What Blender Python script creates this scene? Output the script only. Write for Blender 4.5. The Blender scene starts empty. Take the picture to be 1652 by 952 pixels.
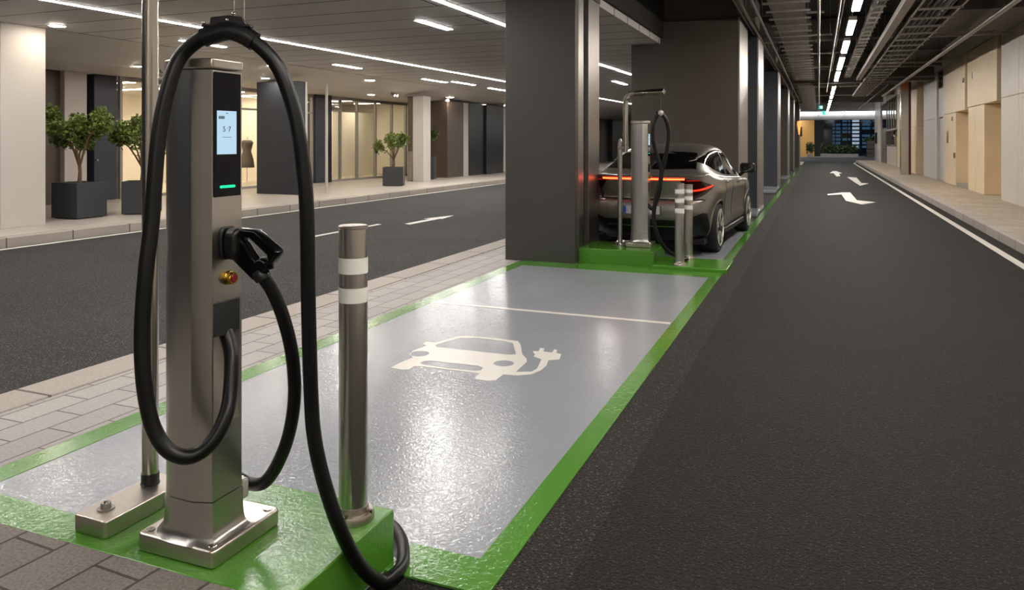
import bpy, bmesh, math, random
from mathutils import Vector, Matrix, noise
PI = math.pi
S = bpy.context.scene
COL = S.collection
rnd = random.Random(7)

# ------------------------------------------------------------------ helpers
def lin(c):
    out = []
    for v in c:
        v = v / 255.0
        out.append(v / 12.92 if v <= 0.04045 else ((v + 0.055) / 1.055) ** 2.4)
    return (out[0], out[1], out[2], 1.0)

class MB:
    """collects vertices and faces, then becomes one mesh object"""
    def __init__(self):
        self.v = []; self.f = []
    def add(self, vs, fs):
        n = len(self.v)
        self.v += [tuple(p) for p in vs]
        self.f += [tuple(i + n for i in f) for f in fs]
        return self
    def box(self, x0, x1, y0, y1, z0, z1):
        vs = [(x0,y0,z0),(x1,y0,z0),(x1,y1,z0),(x0,y1,z0),(x0,y0,z1),(x1,y0,z1),(x1,y1,z1),(x0,y1,z1)]
        return self.add(vs, [(3,2,1,0),(4,5,6,7),(0,1,5,4),(1,2,6,5),(2,3,7,6),(3,0,4,7)])
    def prism(self, poly, z0, z1, f=None):
        """poly counter-clockwise in the plane, f maps (a,b,h) to a point"""
        f = f or (lambda a, b, h: (a, b, h))
        n = len(poly)
        vs = [f(a, b, z0) for a, b in poly] + [f(a, b, z1) for a, b in poly]
        fs = [tuple(range(n - 1, -1, -1)), tuple(range(n, 2 * n))]
        fs += [(i, (i + 1) % n, n + (i + 1) % n, n + i) for i in range(n)]
        return self.add(vs, fs)
    def tube(self, pts, r, n=10, cap=True):
        pts = [Vector(p) for p in pts]
        rr = r if isinstance(r, (list, tuple)) else [r] * len(pts)
        m = len(pts)
        t0 = (pts[1] - pts[0]).normalized()
        up = Vector((0, 0, 1)) if abs(t0.z) < 0.9 else Vector((1, 0, 0))
        nrm = t0.cross(up).normalized()
        vs = []; prev = t0
        for i, p in enumerate(pts):
            a = pts[max(i - 1, 0)]; b = pts[min(i + 1, m - 1)]
            t = (b - a).normalized()
            ax = prev.cross(t)
            if ax.length > 1e-7:
                nrm = Matrix.Rotation(prev.angle(t), 3, ax.normalized()) @ nrm
            nrm = (nrm - t * nrm.dot(t)).normalized()
            bn = t.cross(nrm); prev = t
            for k in range(n):
                q = 2 * PI * k / n
                vs.append(p + (nrm * math.cos(q) + bn * math.sin(q)) * rr[i])
        fs = []
        for i in range(m - 1):
            for k in range(n):
                fs.append((i*n+k, i*n+(k+1)%n, (i+1)*n+(k+1)%n, (i+1)*n+k))
        if cap:
            fs.append(tuple(range(n - 1, -1, -1))); fs.append(tuple((m-1)*n + k for k in range(n)))
        return self.add(vs, fs)
    def lathe(self, prof, c=(0,0,0), axis='z', n=32):
        """prof: list of (radius, height)"""
        def mp(r, a, h):
            x, y = r * math.cos(a), r * math.sin(a)
            if axis == 'z': return (c[0]+x, c[1]+y, c[2]+h)
            if axis == 'x': return (c[0]+h, c[1]+x, c[2]+y)
            return (c[0]+y, c[1]+h, c[2]+x)
        vs = []; m = len(prof)
        for r, h in prof:
            for k in range(n): vs.append(mp(max(r, 1e-5), 2*PI*k/n, h))
        fs = []
        for i in range(m - 1):
            for k in range(n):
                fs.append((i*n+k, i*n+(k+1)%n, (i+1)*n+(k+1)%n, (i+1)*n+k))
        fs.append(tuple(range(n - 1, -1, -1))); fs.append(tuple((m-1)*n + k for k in range(n)))
        return self.add(vs, fs)
    def sphere(self, c, r, n=16, m=10, sc=(1,1,1)):
        prof = [(math.sin(PI*i/m), -math.cos(PI*i/m)) for i in range(m + 1)]
        vs = []
        for a, h in prof:
            for k in range(n):
                q = 2*PI*k/n
                vs.append((c[0]+r*sc[0]*max(a,1e-4)*math.cos(q), c[1]+r*sc[1]*max(a,1e-4)*math.sin(q), c[2]+r*sc[2]*h))
        fs = [(i*n+k, i*n+(k+1)%n, (i+1)*n+(k+1)%n, (i+1)*n+k) for i in range(m) for k in range(n)]
        return self.add(vs, fs)
    def build(self, name, mat, parent=None, smooth=None, bevel=0.0, seg=2, off=None):
        if off is not None:
            self.v = [(x-off[0], y-off[1], z-off[2]) for x, y, z in self.v]
        me = bpy.data.meshes.new(name)
        me.from_pydata(self.v, [], self.f)
        me.materials.append(mat)
        bm = bmesh.new(); bm.from_mesh(me)
        bmesh.ops.recalc_face_normals(bm, faces=bm.faces)
        bm.to_mesh(me); bm.free()
        if smooth is not None:
            me.shade_smooth(); me.set_sharp_from_angle(angle=math.radians(smooth))
        o = bpy.data.objects.new(name, me); COL.objects.link(o)
        if parent is not None: o.parent = parent
        if bevel:
            md = o.modifiers.new('edge', 'BEVEL'); md.width = bevel; md.segments = seg
            md.limit_method = 'ANGLE'; md.angle_limit = math.radians(40)
            md.harden_normals = False
            if smooth is None:
                me.shade_smooth(); me.set_sharp_from_angle(angle=math.radians(30))
        return o

def tag(o, label, cat, group=None):
    o['label'] = label; o['category'] = cat
    if group: o['group'] = group
    return o
def thing(name, label, cat, loc=(0,0,0), group=None):
    o = bpy.data.objects.new(name, None); COL.objects.link(o); o.location = loc
    o.empty_display_size = 0.2
    return tag(o, label, cat, group)
def struct(o):
    o['kind'] = 'structure'; return o
def dup(root, loc, label=None, group=None):
    """copy of a thing, its parts and their sub-parts"""
    r = root.copy(); COL.objects.link(r); r.location = loc
    if label: r['label'] = label
    if group: r['group'] = group
    for ch in list(root.children):
        c = ch.copy(); COL.objects.link(c); c.parent = r
        for g in list(ch.children):
            d = g.copy(); COL.objects.link(d); d.parent = c
    return r
def curve_mesh(name, loops, depth, bev, mat, f, parent=None, res=6):
    """filled flat outline with holes, given thickness; f maps local (a,b,h) to a point"""
    cu = bpy.data.curves.new(name, 'CURVE'); cu.dimensions = '2D'; cu.fill_mode = 'BOTH'
    cu.extrude = depth; cu.bevel_depth = bev; cu.bevel_resolution = 2
    if bev: cu.offset = -bev
    for lp in loops:
        sp = cu.splines.new('POLY'); sp.points.add(len(lp) - 1)
        for p, (a, b) in zip(sp.points, lp): p.co = (a, b, 0, 1)
        sp.use_cyclic_u = True
    to = bpy.data.objects.new(name + '_tmp', cu); COL.objects.link(to)
    dg = bpy.context.evaluated_depsgraph_get(); dg.update()
    me = bpy.data.meshes.new_from_object(to.evaluated_get(dg))
    bpy.data.objects.remove(to); bpy.data.curves.remove(cu)
    me.name = name
    for v in me.vertices: v.co = f(*v.co)
    me.materials.clear(); me.materials.append(mat)
    me.shade_smooth(); me.set_sharp_from_angle(angle=math.radians(35))
    o = bpy.data.objects.new(name, me); COL.objects.link(o)
    if parent is not None: o.parent = parent
    return o
def text_mesh(name, s, size, mat, f, parent=None, depth=0.0006, align='CENTER'):
    cu = bpy.data.curves.new(name, 'FONT'); cu.body = s; cu.size = size; cu.extrude = depth
    cu.align_x = align; cu.align_y = 'CENTER'
    to = bpy.data.objects.new(name + '_tmp', cu); COL.objects.link(to)
    dg = bpy.context.evaluated_depsgraph_get(); dg.update()
    me = bpy.data.meshes.new_from_object(to.evaluated_get(dg))
    bpy.data.objects.remove(to); bpy.data.curves.remove(cu)
    me.name = name
    for v in me.vertices: v.co = f(*v.co)
    me.materials.clear(); me.materials.append(mat)
    o = bpy.data.objects.new(name, me); COL.objects.link(o)
    if parent is not None: o.parent = parent
    return o
def crom(pts, n=8):
    """smooth curve through points"""
    P = [Vector(p) for p in pts]; out = []
    for i in range(len(P) - 1):
        p0 = P[i-1] if i else P[0]*2 - P[1]
        p1, p2 = P[i], P[i+1]
        p3 = P[i+2] if i + 2 < len(P) else P[-1]*2 - P[-2]
        for k in range(n):
            t = k / n
            out.append(0.5*((2*p1) + (p2-p0)*t + (2*p0-5*p1+4*p2-p3)*t*t + (3*p1-p0-3*p2+p3)*t*t*t))
    out.append(P[-1]); return out
def rrect(x0, x1, y0, y1, r, n=5):
    out = []
    for cx, cy, a in ((x1-r,y0+r,-PI/2),(x1-r,y1-r,0),(x0+r,y1-r,PI/2),(x0+r,y0+r,PI)):
        for k in range(n + 1):
            q = a + PI/2*k/n
            out.append((cx + r*math.cos(q), cy + r*math.sin(q)))
    return out
def lerp(a, b, t): return a + (b - a) * t
def pw(x, tab):
    """smooth interpolation in a table [(x, y), ...]"""
    if x <= tab[0][0]: return tab[0][1]
    for i in range(len(tab) - 1):
        if x <= tab[i+1][0]:
            x0, y0 = tab[i]; x1, y1 = tab[i+1]
            h = x1 - x0
            m0 = (y1 - (tab[i-1][1] if i else y0)) / (x1 - (tab[i-1][0] if i else x0))
            m1 = ((tab[i+2][1] if i+2 < len(tab) else y1) - y0) / ((tab[i+2][0] if i+2 < len(tab) else x1) - x0)
            t = (x - x0) / h
            return (2*t**3-3*t*t+1)*y0 + (t**3-2*t*t+t)*h*m0 + (3*t*t-2*t**3)*y1 + (t**3-t*t)*h*m1
    return tab[-1][1]

# ------------------------------------------------------------------ materials
def new_mat(name):
    m = bpy.data.materials.new(name); m.use_nodes = True
    nt = m.node_tree; b = nt.nodes['Principled BSDF']
    return m, nt, b
def P(b, **kw):
    for k, v in kw.items():
        b.inputs[k.replace('_', ' ')].default_value = v
def plain(name, col, rough=0.5, metal=0.0, coat=0.0, spec=0.5, var=0.0, scale=8.0, bump=0.0, bscale=200.0, bdist=0.002):
    m, nt, b = new_mat(name)
    c = lin(col)
    P(b, Base_Color=c, Roughness=rough, Metallic=metal)
    b.inputs['Coat Weight'].default_value = coat; b.inputs['Coat Roughness'].default_value = 0.05
    b.inputs['Specular IOR Level'].default_value = spec
    tc = nt.nodes.new('ShaderNodeTexCoord')
    if var:
        n = nt.nodes.new('ShaderNodeTexNoise'); n.inputs['Scale'].default_value = scale; n.inputs['Detail'].default_value = 6
        r = nt.nodes.new('ShaderNodeMapRange')
        r.inputs['To Min'].default_value = 1 - var; r.inputs['To Max'].default_value = 1 + var
        r.inputs['From Min'].default_value = 0.3; r.inputs['From Max'].default_value = 0.7
        mx = nt.nodes.new('ShaderNodeVectorMath'); mx.operation = 'SCALE'; mx.inputs[0].default_value = c[:3]
        nt.links.new(tc.outputs['Object'], n.inputs['Vector']); nt.links.new(n.outputs['Fac'], r.inputs['Value'])
        nt.links.new(r.outputs['Result'], mx.inputs['Scale']); nt.links.new(mx.outputs['Vector'], b.inputs['Base Color'])
    if bump:
        n = nt.nodes.new('ShaderNodeTexNoise'); n.inputs['Scale'].default_value = bscale; n.inputs['Detail'].default_value = 3
        bp = nt.nodes.new('ShaderNodeBump'); bp.inputs['Strength'].default_value = bump; bp.inputs['Distance'].default_value = bdist
        nt.links.new(tc.outputs['Object'], n.inputs['Vector']); nt.links.new(n.outputs['Fac'], bp.inputs['Height'])
        nt.links.new(bp.outputs['Normal'], b.inputs['Normal'])
    return m
def emit(name, col, strength, base=(20,20,20)):
    m, nt, b = new_mat(name)
    P(b, Base_Color=lin(base), Roughness=0.4)
    b.inputs['Emission Color'].default_value = lin(col); b.inputs['Emission Strength'].default_value = strength
    return m
def brushed(name, col, rough=0.3, stretch=(220, 220, 3), amt=0.12):
    m, nt, b = new_mat(name)
    P(b, Base_Color=lin(col), Roughness=rough, Metallic=1.0)
    tc = nt.nodes.new('ShaderNodeTexCoord'); mp = nt.nodes.new('ShaderNodeMapping')
    mp.inputs['Scale'].default_value = stretch
    n = nt.nodes.new('ShaderNodeTexNoise'); n.inputs['Scale'].default_value = 1.0; n.inputs['Detail'].default_value = 3
    r = nt.nodes.new('ShaderNodeMapRange')
    r.inputs['To Min'].default_value = 1 - amt; r.inputs['To Max'].default_value = 1.0 + amt*0.6
    nt.links.new(tc.outputs['Object'], mp.inputs['Vector']); nt.links.new(mp.outputs['Vector'], n.inputs['Vector'])
    nt.links.new(n.outputs['Fac'], r.inputs['Value'])
    sc = nt.nodes.new('ShaderNodeVectorMath'); sc.operation = 'SCALE'; sc.inputs[0].default_value = lin(col)[:3]
    nt.links.new(r.outputs['Result'], sc.inputs['Scale']); nt.links.new(sc.outputs['Vector'], b.inputs['Base Color'])
    return m
def bricks(name, c1, c2, cm, w, h, mortar, rough=0.7, rot=0.0, bump=0.4, noise_amt=0.25, offset=0.5, nscale=60, axes='XY', spec=0.5, bdist=0.004):
    m, nt, b = new_mat(name)
    tc = nt.nodes.new('ShaderNodeTexCoord'); mp = nt.nodes.new('ShaderNodeMapping')
    if axes == 'YZ':
        sw = nt.nodes.new('ShaderNodeSeparateXYZ'); cb = nt.nodes.new('ShaderNodeCombineXYZ')
        nt.links.new(tc.outputs['Object'], sw.inputs[0]); nt.links.new(sw.outputs['Y'], cb.inputs['X']); nt.links.new(sw.outputs['Z'], cb.inputs['Y'])
        nt.links.new(cb.outputs[0], mp.inputs['Vector'])
    else:
        nt.links.new(tc.outputs['Object'], mp.inputs['Vector'])
    mp.inputs['Rotation'].default_value = (0, 0, rot)
    br = nt.nodes.new('ShaderNodeTexBrick')
    br.offset = offset
    br.inputs['Color1'].default_value = lin(c1); br.inputs['Color2'].default_value = lin(c2); br.inputs['Mortar'].default_value = lin(cm)
    br.inputs['Scale'].default_value = 1.0; br.inputs['Mortar Size'].default_value = mortar
    br.inputs['Brick Width'].default_value = w; br.inputs['Row Height'].default_value = h
    br.inputs['Mortar Smooth'].default_value = 0.1
    nt.links.new(mp.outputs['Vector'], br.inputs['Vector'])
    n = nt.nodes.new('ShaderNodeTexNoise'); n.inputs['Scale'].default_value = nscale; n.inputs['Detail'].default_value = 8; n.inputs['Roughness'].default_value = 0.65
    nt.links.new(tc.outputs['Object'], n.inputs['Vector'])
    r = nt.nodes.new('ShaderNodeMapRange'); r.inputs['From Min'].default_value = 0.3; r.inputs['From Max'].default_value = 0.7
    r.inputs['To Min'].default_value = 1 - noise_amt; r.inputs['To Max'].default_value = 1 + noise_amt
    nt.links.new(n.outputs['Fac'], r.inputs['Value'])
    mx = nt.nodes.new('ShaderNodeVectorMath'); mx.operation = 'SCALE'
    nt.links.new(br.outputs['Color'], mx.inputs[0]); nt.links.new(r.outputs['Result'], mx.inputs['Scale'])
    nt.links.new(mx.outputs['Vector'], b.inputs['Base Color'])
    P(b, Roughness=rough); b.inputs['Specular IOR Level'].default_value = spec
    ad = nt.nodes.new('ShaderNodeMath'); ad.operation = 'SUBTRACT'
    ml = nt.nodes.new('ShaderNodeMath'); ml.operation = 'MULTIPLY'; ml.inputs[1].default_value = 0.25
    nt.links.new(n.outputs['Fac'], ml.inputs[0]); nt.links.new(ml.outputs[0], ad.inputs[0]); nt.links.new(br.outputs['Fac'], ad.inputs[1])
    bp = nt.nodes.new('ShaderNodeBump'); bp.inputs['Strength'].default_value = bump; bp.inputs['Distance'].default_value = bdist
    nt.links.new(ad.outputs[0], bp.inputs['Height']); nt.links.new(bp.outputs['Normal'], b.inputs['Normal'])
    return m
def floor_paint(name, col, rough=0.16, bump=0.35, var=0.04):
    """thick gloss coat over a rippled floor"""
    m, nt, b = new_mat(name)
    c = lin(col)
    P(b, Base_Color=c, Roughness=rough); b.inputs['Specular IOR Level'].default_value = 0.5
    tc = nt.nodes.new('ShaderNodeTexCoord')
    n1 = nt.nodes.new('ShaderNodeTexNoise'); n1.inputs['Scale'].default_value = 34; n1.inputs['Detail'].default_value = 3; n1.inputs['Distortion'].default_value = 1.2
    n2 = nt.nodes.new('ShaderNodeTexNoise'); n2.inputs['Scale'].default_value = 1.3; n2.inputs['Detail'].default_value = 4
    for n in (n1, n2): nt.links.new(tc.outputs['Object'], n.inputs['Vector'])
    bp = nt.nodes.new('ShaderNodeBump'); bp.inputs['Strength'].default_value = bump; bp.inputs['Distance'].default_value = 0.004
    nt.links.new(n1.outputs['Fac'], bp.inputs['Height']); nt.links.new(bp.outputs['Normal'], b.inputs['Normal'])
    r = nt.nodes.new('ShaderNodeMapRange'); r.inputs['From Min'].default_value = 0.3; r.inputs['From Max'].default_value = 0.7
    r.inputs['To Min'].default_value = 1 - var; r.inputs['To Max'].default_value = 1 + var
    mx = nt.nodes.new('ShaderNodeVectorMath'); mx.operation = 'SCALE'; mx.inputs[0].default_value = c[:3]
    nt.links.new(n2.outputs['Fac'], r.inputs['Value']); nt.links.new(r.outputs['Result'], mx.inputs['Scale'])
    nt.links.new(mx.outputs['Vector'], b.inputs['Base Color'])
    return m
def asphalt(name, dark, light, rough=0.72):
    m, nt, b = new_mat(name)
    tc = nt.nodes.new('ShaderNodeTexCoord')
    v = nt.nodes.new('ShaderNodeTexVoronoi'); v.inputs['Scale'].default_value = 80
    n = nt.nodes.new('ShaderNodeTexNoise'); n.inputs['Scale'].default_value = 85; n.inputs['Detail'].default_value = 4; n.inputs['Roughness'].default_value = 0.7
    big = nt.nodes.new('ShaderNodeTexNoise'); big.inputs['Scale'].default_value = 0.7; big.inputs['Detail'].default_value = 5
    for q in (v, n, big): nt.links.new(tc.outputs['Object'], q.inputs['Vector'])
    cr = nt.nodes.new('ShaderNodeValToRGB')
    cr.color_ramp.elements[0].position = 0.42; cr.color_ramp.elements[0].color = lin(dark)
    cr.color_ramp.elements[1].position = 0.64; cr.color_ramp.elements[1].color = lin(light)
    nt.links.new(n.outputs['Fac'], cr.inputs['Fac'])
    r = nt.nodes.new('ShaderNodeMapRange'); r.inputs['From Min'].default_value = 0.3; r.inputs['From Max'].default_value = 0.7
    r.inputs['To Min'].default_value = 0.82; r.inputs['To Max'].default_value = 1.18
    nt.links.new(big.outputs['Fac'], r.inputs['Value'])
    mx = nt.nodes.new('ShaderNodeVectorMath'); mx.operation = 'SCALE'
    nt.links.new(cr.outputs['Color'], mx.inputs[0]); nt.links.new(r.outputs['Result'], mx.inputs['Scale'])
    # pale stones scattered through the binder
    vc = nt.nodes.new('ShaderNodeTexVoronoi'); vc.inputs['Scale'].default_value = 105
    nt.links.new(tc.outputs['Object'], vc.inputs['Vector'])
    sp = nt.nodes.new('ShaderNodeSeparateColor'); nt.links.new(vc.outputs['Color'], sp.inputs[0])
    gt = nt.nodes.new('ShaderNodeMapRange'); gt.inputs['From Min'].default_value = 0.80; gt.inputs['From Max'].default_value = 0.95
    nt.links.new(sp.outputs[0], gt.inputs['Value'])
    lm = nt.nodes.new('ShaderNodeMath'); lm.operation = 'LESS_THAN'; lm.inputs[1].default_value = 0.45
    nt.links.new(vc.outputs['Distance'], lm.inputs[0])
    mm = nt.nodes.new('ShaderNodeMath'); mm.operation = 'MULTIPLY'; nt.links.new(gt.outputs['Result'], mm.inputs[0]); nt.links.new(lm.outputs[0], mm.inputs[1])
    mc = nt.nodes.new('ShaderNodeMix'); mc.data_type = 'RGBA'; mc.inputs[7].default_value = lin(tuple(min(255, int(q*1.75)) for q in light))
    nt.links.new(mm.outputs[0], mc.inputs[0]); nt.links.new(mx.outputs['Vector'], mc.inputs[6])
    nt.links.new(mc.outputs[2], b.inputs['Base Color'])
    P(b, Roughness=rough); b.inputs['Specular IOR Level'].default_value = 0.22
    ad = nt.nodes.new('ShaderNodeMath'); ad.operation = 'ADD'
    nt.links.new(v.outputs['Distance'], ad.inputs[0]); nt.links.new(n.outputs['Fac'], ad.inputs[1])
    bp = nt.nodes.new('ShaderNodeBump'); bp.inputs['Strength'].default_value = 0.9; bp.inputs['Distance'].default_value = 0.006
    nt.links.new(ad.outputs[0], bp.inputs['Height']); nt.links.new(bp.outputs['Normal'], b.inputs['Normal'])
    return m
def glass(name, tint=(255,255,255), refl=1.0, ior=1.45):
    m = bpy.data.materials.new(name); m.use_nodes = True; nt = m.node_tree; nt.nodes.clear()
    out = nt.nodes.new('ShaderNodeOutputMaterial'); tr = nt.nodes.new('ShaderNodeBsdfTransparent'); gl = nt.nodes.new('ShaderNodeBsdfGlossy')
    mx = nt.nodes.new('ShaderNodeMixShader'); fr = nt.nodes.new('ShaderNodeFresnel')
    ge = nt.nodes.new('ShaderNodeNewGeometry'); mr = nt.nodes.new('ShaderNodeMapRange')
    mr.inputs['To Min'].default_value = ior; mr.inputs['To Max'].default_value = 1/ior
    nt.links.new(ge.outputs['Backfacing'], mr.inputs['Value']); nt.links.new(mr.outputs['Result'], fr.inputs['IOR']); tr.inputs['Color'].default_value = lin(tint); gl.inputs['Roughness'].default_value = 0.02
    nt.links.new(fr.outputs[0], mx.inputs['Fac']); nt.links.new(tr.outputs[0], mx.inputs[1]); nt.links.new(gl.outputs[0], mx.inputs[2])
    nt.links.new(mx.outputs[0], out.inputs['Surface'])
    return m

M = {}
M['steel'] = brushed('brushed_steel', (200,197,192), 0.29, (300,300,2), 0.10)
M['steel_h'] = brushed('brushed_steel_flat', (196,188,178), 0.32, (40,40,40), 0.05)
M['steel_bright'] = brushed('polished_steel', (205,200,192), 0.2, (300,300,2), 0.03)
M['dark_steel'] = brushed('dark_steel', (150,142,136), 0.26, (40,40,40), 0.05)
M['chrome'] = plain('chrome', (220,218,214), 0.08, 1.0)
M['rubber'] = plain('cable_rubber', (9,9,9), 0.4, spec=0.38, bump=0.15, bscale=500, bdist=0.0005)
M['blackplastic'] = plain('gloss_black_plastic', (9,9,10), 0.16)
M['satinblack'] = plain('satin_black', (10,10,11), 0.38)
M['glassblack'] = plain('black_display_glass', (7,9,14), 0.08, spec=0.22)
M['cover'] = plain('charcoal_plastic', (34,35,33), 0.5)
M['gold'] = plain('brass', (214,170,74), 0.22, 1.0)
M['redbutton'] = plain('red_button', (128,18,14), 0.3)
M['screen'] = emit('lit_screen', (190,222,244), 0.95)
M['ink'] = plain('screen_ink', (70,92,112), 0.5)
M['green_led'] = emit('green_led', (10,225,150), 1.6)
M['green'] = floor_paint('green_floor_paint', (82,134,52), 0.12, 0.4, 0.08)
M['greenplinth'] = floor_paint('green_plinth_paint', (76,132,40), 0.19, 0.5, 0.08)
M['bay'] = floor_paint('grey_bay_paint', (149,152,160), 0.08, 0.5)
M['white_paint'] = plain('white_road_paint', (222,218,212), 0.45, var=0.06, scale=30)
M['white_bay'] = floor_paint('white_bay_paint', (226,222,216), 0.2, 0.3)
M['asphalt'] = asphalt('asphalt_dark', (8,7,7), (39,36,33))
M['asphalt_edge'] = asphalt('asphalt_edge', (14,13,12), (58,54,50))
M['asphalt_left'] = asphalt('asphalt_grey', (24,24,24), (74,72,72))
M['paver_light'] = bricks('pale_pavers', (172,166,162), (158,152,150), (96,88,84), 0.42, 0.21, 0.006, 0.6, PI/2, noise_amt=0.18)
M['paver_dark'] = bricks('brown_pavers', (122,114,108), (112,104,98), (58,51,48), 0.42, 0.21, 0.006, 0.75, math.radians(93), noise_amt=0.45, nscale=90)
M['kerb'] = bricks('kerb_stone', (172,163,154), (162,153,145), (92,82,74), 1.1, 6.0, 0.012, 0.7, PI/2, noise_amt=0.15, offset=0.0)
M['walk_left'] = bricks('pale_stone_slabs', (184,175,166), (174,165,157), (150,138,126), 1.2, 1.2, 0.006, 0.38, 0, bump=0.08, noise_amt=0.12, nscale=5)
M['walk_right'] = bricks('concrete_slabs', (178,164,146), (166,152,136), (124,112,100), 0.9, 0.45, 0.005, 0.75, 0, bump=0.15, noise_amt=0.16, nscale=9)
M['ceil_panel'] = bricks('ceiling_panels', (208,205,203), (202,199,197), (40,34,30), 14.0, 0.9, 0.022, 0.5, 0, bump=0.2, noise_amt=0.05, nscale=3, offset=0.37)
M['soffit'] = plain('soffit_plaster', (206,201,196), 0.6, var=0.04, scale=2)
M['ceil_dark'] = plain('dark_slab', (26,24,22), 0.8, var=0.15, scale=2)
M['beam'] = plain('concrete_beam', (96,90,85), 0.75, var=0.1, scale=4)
M['column'] = plain('charcoal_cladding', (64,61,58), 0.5, var=0.03, scale=1.5)
M['column_brown'] = plain('bronze_cladding', (76,67,60), 0.45, var=0.04, scale=1.2)
M['column_blue'] = plain('slate_cladding', (48,52,60), 0.45, var=0.03, scale=1.5)
M['alu'] = brushed('aluminium_trim', (176,170,166), 0.35)
M['recess'] = plain('black_recess', (14,13,13), 0.6)
M['white_clad'] = plain('white_cladding', (192,185,178), 0.55, var=0.02, scale=2)
M['navy'] = plain('navy_panel', (52,56,66), 0.42, var=0.03, scale=2)
M['blackpanel'] = plain('black_panel', (24,25,29), 0.35, var=0.05, scale=2)
M['brownpanel'] = plain('brown_panel', (78,66,57), 0.45, var=0.04, scale=2)
M['frame'] = plain('window_frame_grey', (158,153,146), 0.4, 0.3)
M['glass'] = glass('shop_glass', (248,250,248))
M['shopwall'] = plain('shop_plaster', (238,230,217), 0.7)
M['shopfloor'] = plain('shop_floor', (214,202,184), 0.25, var=0.04, scale=3)
M['planter'] = plain('planter_charcoal', (50,52,56), 0.5, var=0.04, scale=4)
M['soil'] = plain('soil', (52,58,24), 0.9, var=0.4, scale=40, bump=0.8, bscale=60, bdist=0.02)
M['bark'] = plain('bark', (104,78,56), 0.8, var=0.25, scale=20, bump=0.5, bscale=60, bdist=0.004)
M['leaf'] = plain('leaf', (94,110,40), 0.45, var=0.45, scale=7)
M['leaf_dark'] = plain('leaf_dark', (62,76,30), 0.5, var=0.4, scale=7)
M['strip'] = emit('led_strip', (255,250,243), 46.0)
M['bar'] = emit('led_bar', (255,251,245), 98.0)
M['down'] = emit('downlight', (255,242,224), 130.0)
M['tunnel'] = emit('tunnel_light', (255,248,237), 104.0)
M['shoplamp'] = emit('shop_lamp', (255,236,208), 34.0)
M['endstrip'] = emit('end_strip', (244,248,255), 5.0)
M['wall_right'] = bricks('pale_wall_panels', (214,204,190), (214,204,190), (150,138,124), 40, 40, 0.001, 0.5, 0, bump=0.05, noise_amt=0.03, nscale=3, axes='YZ')
M['wall_beige'] = plain('beige_panel', (222,200,168), 0.5, var=0.03, scale=2)
M['wall_white'] = plain('offwhite_panel', (206,198,190), 0.5, var=0.03, scale=2)
M['wall_grey'] = plain('cool_white_panel', (192,190,190), 0.5, var=0.03, scale=2)
M['grey_door'] = plain('grey_door', (104,102,98), 0.45)
M['copper'] = plain('copper_panel', (198,128,86), 0.35, 0.4)
M['galv'] = plain('galvanised', (150,143,136), 0.42, 0.75, var=0.1, scale=10)
M['galv_dull'] = plain('galvanised_dull', (146,138,130), 0.55, 0.1, var=0.12, scale=8)
M['reflective'] = plain('reflective_band', (236,234,228), 0.55, var=0.05, scale=300)
M['clear'] = plain('milky_plastic', (190,186,178), 0.25)
M['redpanel'] = plain('red_panel', (96,30,24), 0.5)
M['exit'] = emit('exit_green', (40,190,160), 1.6)
M['exit_white'] = emit('exit_white', (220,255,245), 2.2)
# ------------------------------------------------------------------ camera
cam = bpy.data.cameras.new('camera'); camo = bpy.data.objects.new('camera', cam); COL.objects.link(camo)
cam.sensor_width = 36.0; cam.lens = 36.0 * 1220.0 / 1652.0
cam.shift_y = -247.0 / 1652.0; cam.clip_start = 0.05; cam.clip_end = 400
camo.location = (0, 0, 1.6); camo.rotation_euler = (PI/2, 0, math.radians(22.084))
S.camera = camo

def slab(name, mat, x0, x1, y0, y1, z0, z1, bevel=0.0):
    return struct(MB().box(x0, x1, y0, y1, z0, z1).build(name, mat, bevel=bevel))

# ------------------------------------------------------------------ ground
slab('ground', M['asphalt_left'], -30, 20, -8, 96, -0.6, -0.30)
slab('road', M['asphalt_edge'], -1.08, -0.84, -8, 66, -0.30, 0.0)
slab('road', M['asphalt'], -0.84, 2.66, -8, 66, -0.30, 0.0)
slab('road', M['asphalt_left'], -11.35, -4.78, -8, 66, -0.30, 0.0)
slab('road', M['asphalt_left'], -20, 16, 66, 86, -0.30, -0.001)
# the strip the bays lie in
slab('floor', M['asphalt'], -3.72, -1.08, -8, 66, -0.30, -0.004)
slab('sidewalk', M['paver_light'], -4.46, -3.72, 1.866, 66, -0.30, 0.002)
slab('kerb', M['kerb'], -4.78, -4.46, -8, 66, -0.30, 0.012, 0.008)
slab('sidewalk', M['paver_dark'], -4.46, -1.69, -8, 1.866, -0.30, 0.2)
slab('sidewalk', M['walk_left'], -17.2, -11.62, -8, 66, -0.30, 0.15)
slab('kerb', M['kerb'], -11.62, -11.35, -8, 66, -0.30, 0.152, 0.012)
slab('sidewalk', M['walk_right'], 2.94, 4.9, -8, 66, -0.30, 0.145)
slab('kerb', M['kerb'], 2.70, 2.94, -8, 65.6, -0.30, 0.15, 0.012)
slab('gutter', M['asphalt'], 2.66, 2.70, -8, 66, -0.30, -0.002)

def paint(name, mat, polys, z=0.0, th=0.003):
    mb = MB()
    for p in polys: mb.prism(p, z - th, z)
    return struct(mb.build(name, mat))
def R(x0, x1, y0, y1): return [(x0,y0),(x1,y0),(x1,y1),(x0,y1)]
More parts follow.
